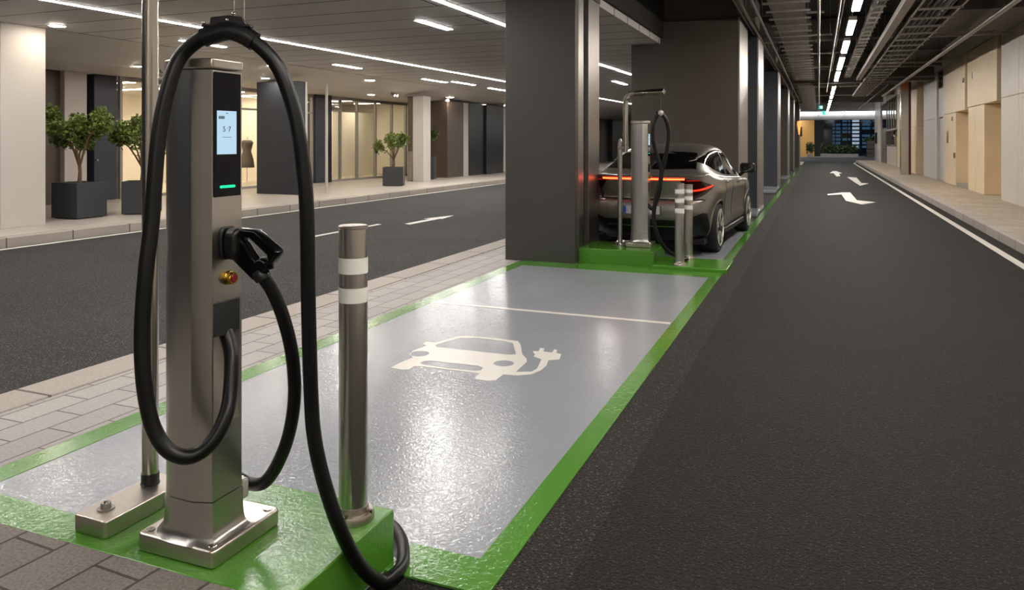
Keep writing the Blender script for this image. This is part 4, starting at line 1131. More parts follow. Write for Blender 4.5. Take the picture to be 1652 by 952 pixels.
# slate pillar with its white back post
c = wbox('column', 'column_blue', -14.60, -13.18, 16.95, 17.25, 0.15, 3.27, bevel=0.006)
MB().box(-14.55, -13.16, 17.25, 17.33, 0.15, 3.27).build('edge_profile', M['white_clad'], c)
wbox('column', 'white_clad', -13.24, -13.18, 18.25, 18.30, 0.15, 3.27)
wbox('column', 'white_clad', -13.78, -13.34, 24.3, 24.85, 0.15, 3.27, bevel=0.006)
wbox('column', 'brownpanel', -14.0, -13.79, 24.3, 24.6, 1.25, 3.27, bevel=0.006)
wbox('trim_1', 'galv', -14.0, -13.79, 24.27, 24.6, 0.15, 1.25, bevel=0.006)
wbox('wall_left', 'brownpanel', -15.3, -13.89, 27.3, 28.8, 0.15, 3.27, bevel=0.01)
wbox('trim_2', 'white_clad', -14.6, -13.95, 28.8, 29.4, 0.15, 3.27)
wbox('wall_left', 'blackpanel', -16.6, -13.92, 29.4, 31.0, 0.15, 3.27, bevel=0.01)
wbox('wall_left', 'blackpanel', -16.6, -13.82, 31.02, 33.0, 0.15, 3.27, bevel=0.01)
wbox('wall_left', 'white_clad', -16.6, -14.1, 33.0, 35.4, 0.15, 3.27, bevel=0.01)
shopfront(3, 35.4, 41.0, (35.5, 37.2, 39.0, 40.9), (), x=-15.2)
for i, (a, b, m) in enumerate(((41,43,'blackpanel'),(43,46.5,'navy'),(46.5,47.2,'blackpanel'),(47.2,51,'navy'),(51,55,'brownpanel'),(55,60,'blackpanel'),(60,66,'navy'))):
    wbox('wall_left', m, -16.6, -14.6 + 0.35*(i % 2), a, b, 0.15, 3.27, bevel=0.01)
# room behind the glass
wbox('floor_shop', 'shopfloor', -22.5, -17.2, 8, 46, -0.1, 0.15)
wbox('wall_shop', 'shopwall', -22.6, -22.4, 8, 46, 0.15, 3.27)
wbox('wall_shop', 'shopwall', -22.4, -16.8, 13.9, 14.02, 0.15, 3.27)
wbox('wall_shop', 'shopwall', -22.4, -16.9, 22.3, 22.5, 0.15, 3.27)
wbox('wall_shop', 'shopwall', -22.4, -16.65, 29.65, 29.9, 0.15, 3.27)
wbox('wall_shop', 'shopwall', -22.4, -16.65, 41.0, 41.2, 0.15, 3.27)
wbox('wall_shop', 'shopwall', -20.4, -20.2, 24.6, 27.4, 0.15, 2.9)
wbox('wall_shop', 'shopwall', -19.0, -18.8, 26.4, 29.6, 0.15, 2.9)
wbox('wall_shop', 'shopwall', -18.9, -18.75, 22.5, 23.3, 0.15, 3.27)
def shoplamp(x0, x1, y0, y1, label):
    t = thing('shop_light', label, 'light', ((x0+x1)/2, (y0+y1)/2, 3.27)); a, b = (x1-x0)/2, (y1-y0)/2
    MB().box(-a-.03, a+.03, -b-.03, b+.03, -0.02, 0.0).build('frame', M['white_clad'], t)
    MB().box(-a, a, -b, b, -0.03, -0.015).build('diffuser', M['shoplamp'], t)
for i, a in enumerate([(-20.5,-17.6,15.3,15.55),(-20.5,-17.6,17.4,17.65),(-20.5,-17.6,19.6,19.85),(-20.5,-17.6,21.3,21.5),(-18.5,-17.2,23.4,23.6),(-20,-17.2,25.6,25.8),(-18.6,-17.2,27.7,27.9),(-20,-17.2,37,37.25),(-20,-17.2,39.2,39.4)]):
    lab = ['first','second','third','fourth','fifth','sixth','seventh','eighth','ninth'][i]
    shoplamp(*a, 'warm light bar inside the shops, %s one counting from the black entrance' % lab)
# goods in the first shop
def mannequin(x, y, col, label):
    t = thing('mannequin', label, 'mannequin', (x, y, 0.15))
    MB().lathe([(0.16,0),(0.16,0.015),(0.015,0.02),(0.012,0.8)], n=20).build('stand', M['chrome'], t, smooth=40)
    MB().lathe([(0.02,0.78),(0.15,0.82),(0.17,0.95),(0.12,1.12),(0.17,1.32),(0.20,1.42),(0.15,1.5),(0.05,1.54),(0.045,1.62)], n=20).build('torso', M['shopwall'], t, smooth=60)
    MB().lathe([(0.26,0.55),(0.22,0.85),(0.14,1.12),(0.185,1.32),(0.215,1.42),(0.16,1.5),(0.07,1.53)], n=20).build('dress', M[col], t, smooth=60)
mannequin(-18.2, 20.0, 'blackpanel', 'dressmaker form in black dress, just inside the glass left of the slate blue pillar')
mannequin(-18.6, 21.1, 'brownpanel', 'dressmaker form in brown dress, behind the slate blue pillar')
def rack(x, y, label, n=9):
    t = thing('clothes_rack', label, 'clothes rack', (x, y, 0.15))
    MB().tube([(0,-0.6,0),(0,-0.6,1.5),(0,0.6,1.5),(0,0.6,0)], 0.015, 8).build('rail', M['chrome'], t)
    for k in range(n):
        yy = -0.5 + k/(n-1)
        cm_ = ['navy','blackpanel','shopwall','brownpanel','white_clad'][k % 5]
        MB().prism([(-0.2,0.55),(0.2,0.55),(0.17,1.25),(0.02,1.38),(-0.02,1.38),(-0.17,1.25)], yy-0.02, yy+0.02, lambda a, b, h: (a, h, b)).build('garment', M[cm_], t, bevel=0.01)
rack(-17.9, 21.6, 'rail of dark and pale garments behind the glass right of the slate blue pillar')
tb = thing('display_table', 'low pale display counter inside the lit shop, left of the slate blue pillar', 'table', (-17.9, 18.9, 0.15))
MB().box(-0.45,0.45,-0.35,0.35,0.85,0.9).build('tabletop', M['white_clad'], tb, bevel=0.008)
MB().box(-0.4,0.4,-0.3,0.3,0.0,0.85).build('cabinet', M['galv_dull'], tb, bevel=0.008)
for k, (x, y, h, r, lb) in enumerate(((-17.7,18.75,0.26,0.05,'tall slim vase on the shop counter'),(-17.95,18.95,0.18,0.07,'squat pale vase in the middle of the shop counter'),(-18.1,19.1,0.22,0.045,'slender vase at the back of the shop counter'))):
    tag(MB().lathe([(r*.6,0),(r,h*.3),(r*.8,h*.6),(r*.35,h*.8),(r*.45,h)], (x,y,1.05), n=18).build('vase', M['white_clad' if k else 'navy'], smooth=60), lb, 'vase')

# ------------------------------------------------------------------ potted trees
def leaf_cloud(blobs, n, size, seed):
    r = random.Random(seed); mb = MB()
    for _ in range(n):
        c, rad = blobs[r.randrange(len(blobs))]
        while True:
            v = Vector((r.uniform(-1,1), r.uniform(-1,1), r.uniform(-1,1)))
            if 0.15 < v.length <= 1: break
        p = Vector(c) + Vector((v.x*rad[0], v.y*rad[1], v.z*rad[2])) * (0.55 + 0.45*r.random())
        d = Vector((r.gauss(0,1), r.gauss(0,1), r.gauss(0.2,0.8))).normalized()
        s = d.cross(Vector((r.gauss(0,1), r.gauss(0,1), r.gauss(0,1)))).normalized()
        u = d.cross(s)
        L = size * r.uniform(0.7, 1.3); W = L*0.32
        a = p; b = p + d*L*0.5 + s*W + u*L*0.08; e = p + d*L; f = p + d*L*0.5 - s*W + u*L*0.08
        mb.add([a, b, e, f, p + d*L*0.5], [(0,1,4),(1,2,4),(2,3,4),(3,0,4)])
    return mb
def tree(loc, pot, rot, height, spread, stems, seed, label, n=1500, leaf='leaf', size=0.075):
    t = thing('potted_tree', label, 'potted tree', loc)
    r = random.Random(seed); a, b, h = pot
    def rz(x, y): return (x*math.cos(rot) - y*math.sin(rot), x*math.sin(rot) + y*math.cos(rot))
    outer = [rz(*p) for p in ((-a,-b),(a,-b),(a,b),(-a,b))]
    inner = [rz(*p) for p in ((-a+.03,-b+.03),(a-.03,-b+.03),(a-.03,b-.03),(-a+.03,b-.03))]
    vs = [(x,y,0.015) for x,y in outer] + [(x,y,h) for x,y in outer] + [(x,y,h) for x,y in inner] + [(x,y,h-0.1) for x,y in inner]
    fs = [(3,2,1,0)] + [(q*4+i, q*4+(i+1)%4, q*4+4+(i+1)%4, q*4+4+i) for q in range(3) for i in range(4)] + [(12,13,14,15)]
    MB().add(vs, fs).build('planter', M['planter'], t, bevel=0.004)
    MB().prism([rz(*p) for p in ((-a+.05,-b+.05),(a-.05,-b+.05),(a-.05,b-.05),(-a+.05,b-.05))], 0, 0.016).build('plinth', M['recess'], t)
    g = MB(); vs = []; N = 8
    for i in range(N + 1):
        for j in range(N + 1):
            x, y = rz((i/N-.5)*2*(a-.032), (j/N-.5)*2*(b-.032))
            vs.append((x, y, h - 0.05 + 0.04*math.sin(i*1.9+seed)*math.cos(j*2.3) + 0.02))
    g.add(vs, [(i*(N+1)+j, i*(N+1)+j+1, (i+1)*(N+1)+j+1, (i+1)*(N+1)+j) for i in range(N) for j in range(N)])
    g.build('soil', M['soil'], t, smooth=60)
    fork = h + (height - h) * 0.26
    tr = MB().tube([(0,0,h-0.06),(0.01,0,h+0.12),(0.0,0.012,lerp(h,fork,0.6)),(0.0,0,fork)], [0.042,0.034,0.03,0.03], 10)
    blobs = []
    for k in range(stems):
        an = 2*PI*k/stems + r.uniform(-.3,.3); q = spread * r.uniform(0.45, 0.8)
        e = Vector((q*math.cos(an), q*math.sin(an), fork + (height - fork) * r.uniform(0.36, 0.82)))
        m1 = Vector((0,0,fork)).lerp(e, 0.45) + Vector((r.uniform(-.04,.04), r.uniform(-.04,.04), 0.03))
        tr.tube([p for p in crom([(0,0,fork-0.04), m1, e], 4)], [0.022 - 0.0015*z for z in range(9)], 7)
        for s in range(3):
            a2 = an + r.uniform(-1.0, 1.0); e2 = e + Vector((math.cos(a2)*spread*0.3, math.sin(a2)*spread*0.3, (height-fork)*r.uniform(0.0,0.3)))
            tr.tube([m1.lerp(e, 0.5), m1.lerp(e2, 0.75), e2], [0.012,0.009,0.004], 6)
            blobs.append((e2, (spread*0.33, spread*0.33, spread*0.32)))
        blobs.append((e, (spread*0.38, spread*0.38, spread*0.36)))
    blobs.append(((0,0,lerp(fork,height,0.5)), (spread*0.6, spread*0.6, (height-fork)*0.33)))
    blobs.append(((0,0,lerp(fork,height,0.78)), (spread*0.5, spread*0.5, spread*0.36)))
    tr.build('trunk', M['bark'], t, smooth=60)
    o = leaf_cloud(blobs, n, size, seed + 5).build('foliage', M[leaf], t); o['kind'] = 'stuff'
    return t
tree((-13.15, 10.33, 0.15), (0.33,0.33,0.68), 0.03, 1.95, 0.58, 6, 11, 'leafy potted tree in a charcoal cube beside the white kerbside pillar', 4200)
tree((-12.75, 11.42, 0.15), (0.32,0.32,0.66), math.radians(38), 1.88, 0.52, 5, 23, 'potted tree in a charcoal cube half behind the slim steel pole', 3400)
tree((-13.05, 21.75, 0.15), (0.33,0.33,0.62), math.radians(25), 1.75, 0.52, 5, 37, 'potted tree with a gap in its crown before the glazed shop', 2200)
tree((-14.26, 26.2, 0.15), (0.36,0.36,0.88), math.radians(20), 2.05, 0.50, 4, 51, 'potted tree in a tall narrow box half hidden by the white shop pillar', 1500, 'leaf_dark')
# ------------------------------------------------------------------ right hand wall
XR = 4.2
def rb(name, mat, y0, y1, z0, z1, x=XR, d=0.5, bevel=0.006): return struct(MB().box(x, x + d, y0, y1, z0, z1).build(name, M[mat], bevel=bevel))
rb('wall_right', 'wall_white', -8, 68, 4.33, 5.0, XR - 0.02, 0.9, 0.0)
rb('wall_right', 'wall_white', -8, 68, 0.145, 4.33, XR + 0.9, 0.2, 0.0)
# panels above and below the joint, each a cladding leaf of its own
def panel(mat, y0, y1, z0, z1, x=XR, d=0.88): return rb('wall_right', mat, y0 + 0.008, y1 - 0.008, z0 + 0.006, z1 - 0.006, x, d, 0.006)
for y0, y1 in ((-8, -2), (-2, 4), (4, 10), (10, 16), (16, 20.2)):
    panel('wall_white', y0, y1, 0.145, 2.69); panel('wall_white', y0, y1, 2.69, 4.3)
panel('wall_white', 20.2, 22.0, 0.145, 2.69); panel('wall_white', 20.2, 22.0, 2.69, 4.3)
panel('wall_beige', 22.32, 26.45, 2.64, 4.30, XR - 0.03, 0.9)
panel('wall_beige', 24.05, 25.3, 0.145, 2.64); panel('wall_beige', 25.3, 26.45, 0.145, 2.64)
rb('trim_right', 'galv_dull', 22.04, 22.28, 0.145, 4.3, XR + 0.06, 0.8)
panel('wall_beige', 26.7, 28.35, 2.58, 4.30, XR - 0.05, 0.9); panel('wall_beige', 28.35, 31.1, 2.58, 4.30)
panel('wall_beige', 28.7, 31.1, 0.145, 2.58)
# backs of the two recesses
rb('wall_recess', 'wall_beige', 22.28, 24.05, 0.145, 2.66, XR + 0.55, 0.3); rb('wall_recess', 'wall_beige', 26.45, 28.7, 0.24, 2.6, XR + 0.45, 0.4)
rb('trim_recess', 'galv_dull', 26.5, 28.7, 0.145, 0.25, XR + 0.02, 0.4)
def fixture(name, label, cat, mat, y, z, sy, sz, x=XR - 0.03, d=0.04):
    return tag(MB().box(x - d + 0.03, x + 0.032, y - sy, y + sy, z - sz, z + sz).build(name, M[mat], bevel=0.008), label, cat)
fixture('wall_keypad', 'small dark oval plate on the upper beige panel over the recess', 'plate', 'dark_steel', 25.6, 3.55, 0.06, 0.10, XR - 0.035, 0.03)
fixture('latch', 'dark latch on the edge of the projecting upper beige panel', 'latch', 'dark_steel', 26.85, 3.5, 0.05, 0.07, XR - 0.06, 0.06)
fixture('door_pull', 'tall slot pull on the beige panel left of the second recess', 'handle', 'dark_steel', 30.3, 1.78, 0.05, 0.22)
fixture('wall_keypad', 'small dark box beside the second recess at hip height', 'plate', 'dark_steel', 28.85, 1.15, 0.06, 0.09)
fixture('wall_keypad', 'little square socket high on the beige panel left of the second recess', 'plate', 'dark_steel', 29.3, 2.38, 0.04, 0.07)
v = thing('wall_vent', 'round tap plate low in the second wall recess', 'plate', (XR + 0.45, 27.6, 0.55))
MB().lathe([(0.11,0),(0.11,-0.02),(0.08,-0.03),(0.08,-0.01)], axis='x', n=24).build('ring', M['white_clad'], v, smooth=40)
MB().box(-0.05, 0.0, -0.55, -0.42, -0.04, 0.04).build('tap', M['dark_steel'], v, bevel=0.01)
# pale door with dark glass over it
panel('wall_white', 31.1, 31.5, 0.145, 4.3); panel('wall_white', 33.1, 33.5, 0.145, 4.3)
d2 = rb('door_2', 'wall_grey', 31.55, 33.05, 0.15, 2.5, XR + 0.10, 0.2)
MB().box(XR + 0.06, XR + 0.10, 31.75, 31.95, 1.05, 1.2).build('door_handle', M['chrome'], d2, bevel=0.01)
MB().lathe([(0.05,0),(0.05,-0.03)], (XR + 0.10, 32.0, 1.5), 'x', 18).build('door_plate', M['galv'], d2)
rb('wall_right', 'wall_grey', 31.52, 33.08, 2.54, 3.62, XR + 0.06, 0.3); w = rb('window_4', 'carglass', 31.52, 33.08, 3.66, 4.25, XR + 0.04, 0.3)
panel('wall_grey', 33.5, 37.0, 0.145, 2.5); panel('wall_grey', 33.5, 37.0, 2.5, 4.9)
rb('trim_right', 'galv', 37.02, 37.9, 0.145, 4.2, XR + 0.12, 0.3)
panel('wall_beige', 37.9, 42.6, 0.145, 2.3, XR - 0.16, 0.9); panel('wall_beige', 37.9, 42.6, 2.3, 4.9, XR - 0.16, 0.9)
st = thing('cladding_post', 'square polished steel post with copper head beside the beige panels', 'post', (3.55, 38.0, 0.145))
MB().box(-0.16, 0.16, -0.2, 0.2, 0.0, 3.75).build('shaft', M['steel_bright'], st, bevel=0.01)
MB().box(-0.16, 0.16, -0.2, 0.2, 3.75, 4.6).build('head', M['copper'], st, bevel=0.01)
MB().box(0.162, 0.25, -0.18, 0.18, 0.0, 4.6).build('side_panel', M['redpanel'], st, bevel=0.008)
panel('wall_beige', 44.0, 49.0, 0.145, 4.9)
# kiosk with a red counter wall
rb('wall_right', 'galv_dull', 49.0, 56.3, 4.3, 4.95, XR - 0.04, 0.9); rb('wall_recess', 'redpanel', 49.2, 56.0, 0.145, 4.3, XR + 0.6, 0.2)
k = thing('kiosk_counter', 'white counter front below the red lined kiosk opening', 'counter', (XR, 52.6, 0.145))
for i in range(4): MB().box(-0.02, 0.5, -3.3 + i*1.66, -1.7 + i*1.66, 0.0, 1.2).build('front_panel', M['white_clad'], k, bevel=0.01)
MB().box(-0.06, 0.55, -3.4, 3.4, 1.2, 1.26).build('worktop', M['galv'], k, bevel=0.01)
w = struct(MB().box(XR - 0.01, XR + 0.02, 49.2, 56.0, 2.4, 4.2).build('window_5', M['glass']))
for i in range(5): MB().box(XR - 0.04, XR + 0.05, 49.2 + i*1.65, 49.3 + i*1.65, 2.4, 4.2).build('post', M['frame'], w)
MB().box(XR - 0.05, XR + 0.06, 49.1, 56.1, 2.3, 2.42).build('sill', M['frame'], w)
m_ = thing('coffee_machine', 'dark coffee machine on the counter in the red kiosk', 'coffee machine', (XR + 0.2, 51.6, 1.405))
MB().box(-0.2, 0.25, -0.5, 0.5, 0.0, 0.62).build('body', M['chrome'], m_, bevel=0.03)
MB().box(-0.22, -0.19, -0.4, 0.4, 0.1, 0.35).build('front', M['satinblack'], m_)
d3 = rb('door_3', 'grey_door', 56.6, 60.4, 0.15, 2.5, XR - 0.02, 0.3)
MB().box(XR - 0.08, XR - 0.02, 57.2, 58.2, 1.1, 1.16).build('door_handle', M['chrome'], d3, bevel=0.01)
rb('window_6', 'carglass', 56.6, 60.4, 2.55, 4.2, XR, 0.3); panel('galv_dull', 56.3, 60.7, 4.2, 4.9)
panel('wall_white', 60.8, 67.0, 0.145, 4.95, XR - 0.06)
fixture('wall_box', 'black rounded box on the last white wall by the junction', 'box', 'satinblack', 64.6, 1.9, 0.35, 0.42, XR - 0.09, 0.12)

# ------------------------------------------------------------------ services under the dark slab
def ladder(x0, x1, y0, y1, z, pitch, label, solid=False):
    t = thing('cable_tray', label, 'cable tray', ((x0+x1)/2, y0, z))
    h = (x1-x0)/2; L = y1-y0
    for s in (-1, 1): MB().box(s*h - 0.018, s*h + 0.018, 0, L, 0, 0.09).build('rail', M['galv'], t)
    n = int(L/pitch)
    rg = MB().box(-h - (0.10 if solid else 0.03), h + (0.10 if solid else 0.03), -0.025, 0.025, -0.035, 0.0).build('rung', M['galv'], t)
    for i in range(n):
        o = rg if i == 0 else rg.copy()
        if i: COL.objects.link(o); o.parent = t
        o.location = (0, pitch*(i+0.5), 0)
    if solid: MB().box(-h + 0.02, h - 0.02, 0, L, 0.0, 0.05).build('tray_bed', M['galv_dull'], t)
    else:
        for k, cx in enumerate((-0.22, -0.12, -0.03, 0.06, 0.17)):
            MB().tube([(cx*h/0.35, 0, 0.03), (cx*h/0.35+0.01, L*0.5, 0.03), (cx*h/0.35, L, 0.03)], 0.022 + 0.006*(k % 2), 8).build('cable', M['satinblack'], t, smooth=60)
    for i in range(0, max(2, int(L/4.5))):
        for s in (-1, 1): MB().box(s*(h+0.02) - 0.008, s*(h+0.02) + 0.008, 2 + i*4.5 - 0.008, 2 + i*4.5 + 0.008, 0.0, 5.0 - z).build('hanger_rod', M['galv'], t)
    return t
ladder(1.66, 2.34, -2, 44, 4.0, 1.12, 'wide open cable ladder over the right lane, near the pale wall')
ladder(-0.80, -0.24, -2, 31.5, 4.0, 0.9, 'broad solid cable tray with close ribs over the left of the lane', True)
ladder(-0.82, -0.25, 34.6, 60, 4.0, 0.9, 'farther length of ribbed cable tray past the concrete beam', True)
ladder(0.96, 1.14, -2, 33, 4.18, 0.7, 'narrow cable ladder just right of the row of lamps')
o = MB().box(1.36, 1.52, -2, 32.5, 4.0, 4.12).build('cable_trunking', M['galv'], bevel=0.006); [MB().box(1.435,1.445,k,k+.01,4.12,5.0).build('hanger_rod', M['galv'], o) for k in (1, 8, 15, 22, 29)]; tag(o, 'closed grey trunking between the narrow ladder and the wide one', 'trunking')
def pipe(x, y0, y1, z, r, label, mat='galv'):
    o = MB().tube([(x,y0,z),(x,(y0+y1)/2,z),(x,y1,z)], r, 10).build('conduit', M[mat], smooth=60); tag(o, label, 'pipe')
    k = y0 + 3.0
    while k < y1:
        MB().tube([(x,k,z-r),(x,k,(z+5.0)/2),(x,k,5.0)], 0.007, 6).build('hanger_rod', M['galv'], o); k += 7.5
    return o
pipe(0.0, -2, 57.5, 4.0, 0.028, 'conduit running straight to the vanishing lamps, left of them')
pipe(0.35, -2, 40, 4.03, 0.018, 'thin conduit closest to the lamps')
pipe(0.43, -2, 30, 4.20, 0.016, 'thinnest conduit high behind the lamp row')
pipe(-1.27, -2, 48, 4.02, 0.035, 'thick pipe passing closest above the column tops')
pipe(-1.37, -2, 48, 4.05, 0.022, 'thin pipe beside the thick pipe above the column tops')
pipe(-1.06, -2, 48, 4.0, 0.026, 'pipe between the thick pipe and the ribbed tray')
pipe(3.1, -2, 44, 4.0, 0.045, 'pipe along the right wall head')
pipe(3.22, -2, 44, 4.06, 0.03, 'thin pipe along the right wall head, closest to the wall')
pipe(2.75, 36, 62, 4.05, 0.03, 'short far pipe right of the wide ladder')
# cross bearers
for i, y in enumerate((6.5, 10.2, 13.2, 16.0, 19.4, 23.5, 27.8, 38.0, 45.0)):
    x0, x1 = ((-1.9, 0.66), (-1.9, 0.2), (-1.6, 0.62), (-1.9, 0.1), (-1.7, 0.3), (-1.9, 0.6), (-1.7, 0.9), (-1.9, 2.5), (-1.9, 2.5))[i]
    o = MB().box(x0, x1, y, y + 0.045, 4.13, 4.17).build('cross_bearer', M['galv'])
    for xx in (x0 + 0.05, x1 - 0.05): MB().box(xx-.006, xx+.006, y+.016, y+.028, 4.17, 5.0).build('hanger_rod', M['galv'], o)
    tag(o, 'thin cross bearer under the dark slab, %s from the near end of the lane' % ['first','second','third','fourth','fifth','sixth','seventh','eighth','ninth'][i], 'bearer')
for i, y in enumerate((9.5, 14.6, 20.5, 27.0, 33.0)):
    o = MB().box(2.2, 4.18, y, y + 0.05, 4.10, 4.15).build('wall_bracket', M['galv']); tag(o, 'bracket from the right wall to the wide cable ladder, %s along the lane' % ['first','second','third','fourth','fifth'][i], 'bracket')
o = struct(MB().box(2.6, 4.18, 17.5, 21.0, 4.25, 5.0).build('duct', M['beam'], bevel=0.01))
# the row of lamps
for i, (a, b) in enumerate(((-7,-4.6),(-3.4,-1),(0.3,2.6),(3.8,6.2),(7.4,10.0),(11.8,14.6),(15.8,17.8),(19.0,21.4),(22.7,26.3),(27.3,29.8),(30.4,31.2),(34.4,36.4),(37.6,39.9),(41.5,43.5),(45.5,47.5),(49.5,51.5),(53.5,55.5),(57.5,59.5),(61.5,63.5))):
    ords = ['','','','','','topmost cut off by the picture edge','second from the top of the picture','third from the top of the picture','fourth and longest from the top','fifth from the top of the picture','short sixth one before the beam','first one past the concrete beam','second past the concrete beam','third past the concrete beam','fourth past the concrete beam','fifth past the concrete beam','sixth past the concrete beam','second last before the junction','last before the junction']
    nm = 'lane lamp above the asphalt lane, ' + (ords[i] or 'out of the picture overhead')
    t = thing('lane_lamp', nm, 'light', (0.6, (a+b)/2, 3.92), None if ords[i] else 'lane lamps overhead'); h = (b-a)/2
    MB().box(-0.075, 0.075, -h, h, 0.0, 0.08).build('housing', M['galv'], t, bevel=0.006)
    MB().box(-0.06, 0.06, -h+0.02, h-0.02, -0.025, 0.0).build('diffuser', M['tunnel'], t)
    for s in (-1, 1): MB().box(-0.005, 0.005, s*(h-0.2)-0.005, s*(h-0.2)+0.005, 0.08, 1.08).build('hanger_rod', M['galv'], t)
# exit signs
def exit_sign(x, y, z, w, h, label):
    t = thing('exit_sign', label, 'sign', (x, y, z))
    MB().box(-w/2, w/2, 0, 0.08, -h/2, h/2).build('case', M['exit'], t, bevel=0.01)
    MB().prism([(-0.05*w,-0.35*h),(0.03*w,-0.1*h),(0.10*w,-0.38*h),(0.15*w,-0.33*h),(0.07*w,0.02*h),(0.10*w,0.2*h),(0.0,0.3*h),(-0.06*w,0.1*h),(-0.02*w,-0.02*h)], -0.012, -0.001, lambda a, b, q: (a, q, b)).build('pictogram', M['exit_white'], t)
    MB().box(0.2*w, 0.42*w, -0.012, -0.001, -0.36*h, 0.34*h).build('pictogram_door', M['exit_white'], t)
    MB().box(-0.012, 0.012, 0.03, 0.05, h/2, 5.0 - z).build('hanger_rod', M['galv'], t)
exit_sign(0.11, 58.0, 4.06, 0.30, 0.24, 'smaller teal exit sign hanging left of the far lamps')
exit_sign(0.46, 64.5, 3.89, 0.46, 0.31, 'bright teal exit sign hanging before the end light band')

# ------------------------------------------------------------------ the junction at the end
M['junction_fill'] = emit('junction_fill_lamp', (240,244,255), 22.0)  # glow of the added junction lamps
rb_ = lambda name, mat, *b: struct(MB().box(*b).build(name, M[mat]))
rb_('beam', 'soffit', -6.0, 6.5, 68.0, 69.0, 3.44, 5.2)
for i, (a, b) in enumerate(((-1.5,-0.1),(0.05,1.9),(2.0,3.9),(4.0,5.6))):
    t = thing('end_light', ['leftmost light band over the junction, by the columns','light band over the junction behind the exit sign','light band over the junction right of the exit sign','light band over the junction meeting the white wall'][i], 'light', ((a+b)/2, 67.90, 3.98))
    MB().box(-(b-a)/2, (b-a)/2, -0.06, 0.06, -0.12, 0.12).build('diffuser', M['endstrip'], t)
    for s in (-1, 1): MB().box(s*(b-a)*0.4-0.03, s*(b-a)*0.4+0.03, 0.06, 0.10, -0.1, 0.1).build('bracket', M['galv'], t)
    MB().box(-(b-a)/2, (b-a)/2, -0.07, 0.07, 0.12, 0.16).build('housing', M['galv'], t)
rb_('sidewalk', 'walk_left', -20, 16, 84.0, 96, -0.3, 0.02)
rb_('kerb', 'kerb', -20, 16, 83.6, 84.0, -0.3, 0.03)
rb_('ceiling', 'soffit', -14, 14, 69.0, 96, 4.6, 4.8)
for i, (x, y) in enumerate(((-3.0,76.0),(1.5,76.0),(6.0,76.0),(-3.0,82.5),(1.5,82.5),(6.0,82.5),(-2.6,85.6))):  # unseen lamps added to brighten the dark end zone
    t = thing('ceiling_light', 'added ceiling panel lamp brightening the junction, hidden above the end light band', 'light', (x, y, 4.6), 'added junction ceiling lamps')
    MB().box(-0.62, 0.62, -0.62, 0.62, -0.03, 0.0).build('frame', M['alu'], t); MB().box(-0.58, 0.58, -0.58, 0.58, -0.045, -0.03).build('diffuser', M['junction_fill'], t)
# pale return pavement left of the lane mouth
rb_('sidewalk', 'walk_left', -3.6, -1.08, 55.6, 64.5, -0.3, 0.03)
M['night_glass'] = plain('night_glass', (44,64,88), 0.1)
bd = thing('office_tower', 'dark blue glazed office front with lit window grid across the junction', 'building', (3.4, 96.5, 0))
MB().box(-4.2, 6.0, 0.0, 4.0, -0.3, 5.0).build('curtain_wall', M['night_glass'], bd)
M['win_lit'] = emit('lit_window', (190,214,240), 0.55); M['win_dim'] = emit('dim_window', (66,104,140), 0.4)
wr = random.Random(3)
for i in range(5):
    for j in range(9):
        lit = (i == 2)
        z = 0.9 + j*0.43
        mb = MB().box(-1.9 + i*1.05, -1.9 + i*1.05 + 0.85, -0.02, 0.01, z, z + 0.27)
        if lit or wr.random() < 0.75: mb.build('window', M['win_lit' if lit else 'win_dim'], bd)
for i in range(8): MB().box(-4.2 + i*1.3 - 0.05, -4.2 + i*1.3 + 0.05, -0.06, 0.0, -0.3, 5.0).build('mullion', M['satinblack'], bd)
rb_('wall_end', 'column_blue', -1.0, 0.5, 89.0, 96, 0.0, 4.6)
M['orange_wall'] = plain('ochre_wall', (222,168,90), 0.5)
rb_('column', 'orange_wall', -1.95, -0.45, 86.5, 88.0, 0.0, 4.6)
rb_('wall_end', 'blackpanel', -8, -3.4, 88.0, 89.0, 0.0, 4.6)
sw = struct(MB().box(-3.4, -1.9, 88.5, 88.6, 0.2, 4.0).build('window_7', M['glass']))
for i in range(3): MB().box(-3.4 + i*0.7, -3.32 + i*0.7, 88.4, 88.65, 0.0, 4.0).build('post', M['satinblack'], sw)
rb_('wall_end', 'shopwall', -3.6, -1.8, 92.0, 92.3, 0.0, 4.6)
shl = thing('shop_light', 'warm lamp in the shop window left of the ochre wall', 'light', (-2.7, 90.4, 4.53)); MB().box(-0.6,0.6,-0.5,0.5,0,0.06).build('diffuser', M['shoplamp'], shl)
rb_('wall_end', 'blackpanel', 6.2, 15, 88, 89, 0.0, 4.6)
def hedge(x, y, w, d, h, seed, label, n=900):
    t = thing('hedge', label, 'hedge', (x, y, 0.02))
    MB().box(-w/2, w/2, -d/2, d/2, 0.0, 0.35).build('trough', M['galv_dull'], t, bevel=0.02)
    bl = [((-w/2 + (k+.5)*w/6, 0, 0.35 + h*0.5), (w/9, d*0.6, h*0.6)) for k in range(6)]
    o = leaf_cloud(bl, n, 0.22, seed).build('foliage', M['leaf_dark'], t); o['kind'] = 'stuff'
hedge(1.95, 85.6, 3.6, 0.8, 1.0, 71, 'long clipped hedge in a trough across the junction')
hedge(-0.85, 85.0, 0.6, 0.5, 1.2, 72, 'small bush in front of the ochre wall edge', 300)
hedge(-2.75, 86.6, 1.1, 0.6, 1.2, 73, 'bush below the lit shop window left of the ochre wall', 400)
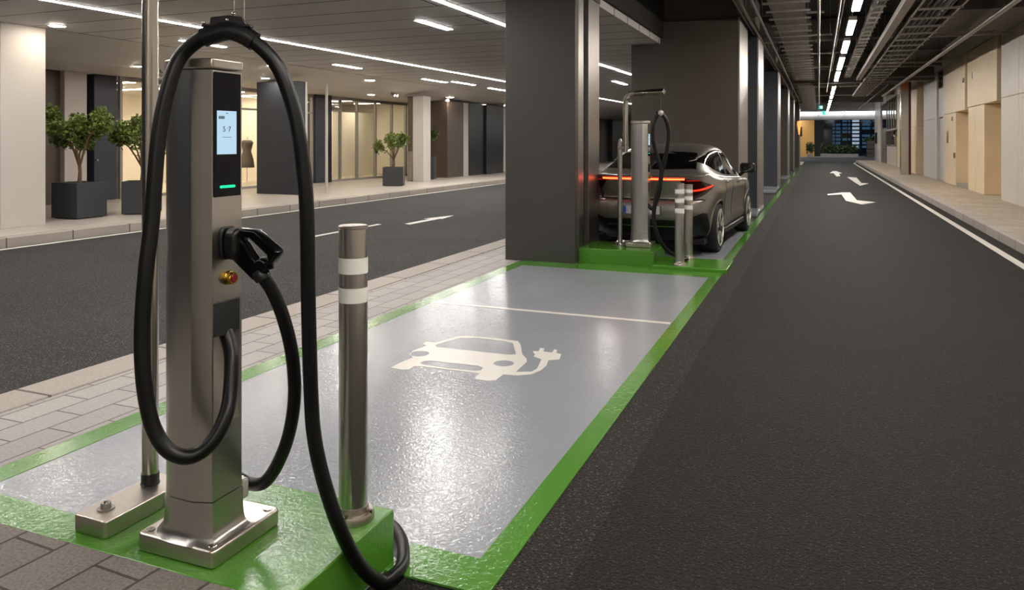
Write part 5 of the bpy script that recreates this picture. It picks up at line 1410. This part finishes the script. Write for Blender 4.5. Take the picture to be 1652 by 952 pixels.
pb = thing('timber_planter', 'dark brown timber box planter at the right of the junction', 'planter', (5.9, 85.6, 0.02))
for k in range(4): MB().box(-1.35, 1.6, -0.6, 0.6, 0.02 + k*0.42, 0.40 + k*0.42).build('board', M['brownpanel'], pb, bevel=0.02)
MB().box(-1.25, 1.5, -0.5, 0.5, 1.6, 1.68).build('soil', M['soil'], pb)
o = leaf_cloud([((-1.2,0,1.8),(0.5,0.4,0.4)),((-0.6,0,1.9),(0.4,0.4,0.35))], 300, 0.2, 74).build('foliage', M['leaf_dark'], pb); o['kind'] = 'stuff'
sg = thing('road_sign', 'small dark square sign on a thin post by the lane mouth', 'sign', (-1.5, 63.0, 0.03))
MB().tube([(0.1,0,0),(0.04,0,1.6),(0,0,2.9)], 0.05, 10).build('post', M['satinblack'], sg, smooth=60)
MB().box(-0.42, 0.30, -0.08, -0.04, 2.0, 2.75).build('sign_plate', M['satinblack'], sg, bevel=0.01)
wl = thing('wall_lantern', 'orange glowing lantern on the last column by the lane mouth', 'light', (-1.13, 50.0, 2.45))
M['lantern'] = emit('lantern_glow', (255,140,70), 2.2)
MB().lathe([(0.03,-0.4),(0.07,-0.1),(0.12,0.2),(0.11,0.4),(0.05,0.45)], n=18).build('shade', M['lantern'], wl, smooth=50)
MB().box(-0.14, 0.0, -0.06, 0.06, 0.0, 0.1).build('bracket', M['galv'], wl)

# ------------------------------------------------------------------ world and colour management
wd = bpy.data.worlds.new('night'); S.world = wd; wd.use_nodes = True
wd.node_tree.nodes['Background'].inputs['Color'].default_value = (0.35, 0.42, 0.55, 1)
wd.node_tree.nodes['Background'].inputs['Strength'].default_value = 0.05
S.view_settings.view_transform = 'Standard'; S.view_settings.look = 'None'
S.view_settings.gamma = 1.0; S.view_settings.exposure = 0.0; S.view_settings.use_curve_mapping = False
S.cycles.use_denoising = True
S.cycles.max_bounces = 8; S.cycles.diffuse_bounces = 4; S.cycles.glossy_bounces = 4; S.cycles.transparent_max_bounces = 8
S.cycles.sample_clamp_indirect = 6.0; S.cycles.caustics_reflective = False; S.cycles.caustics_refractive = False
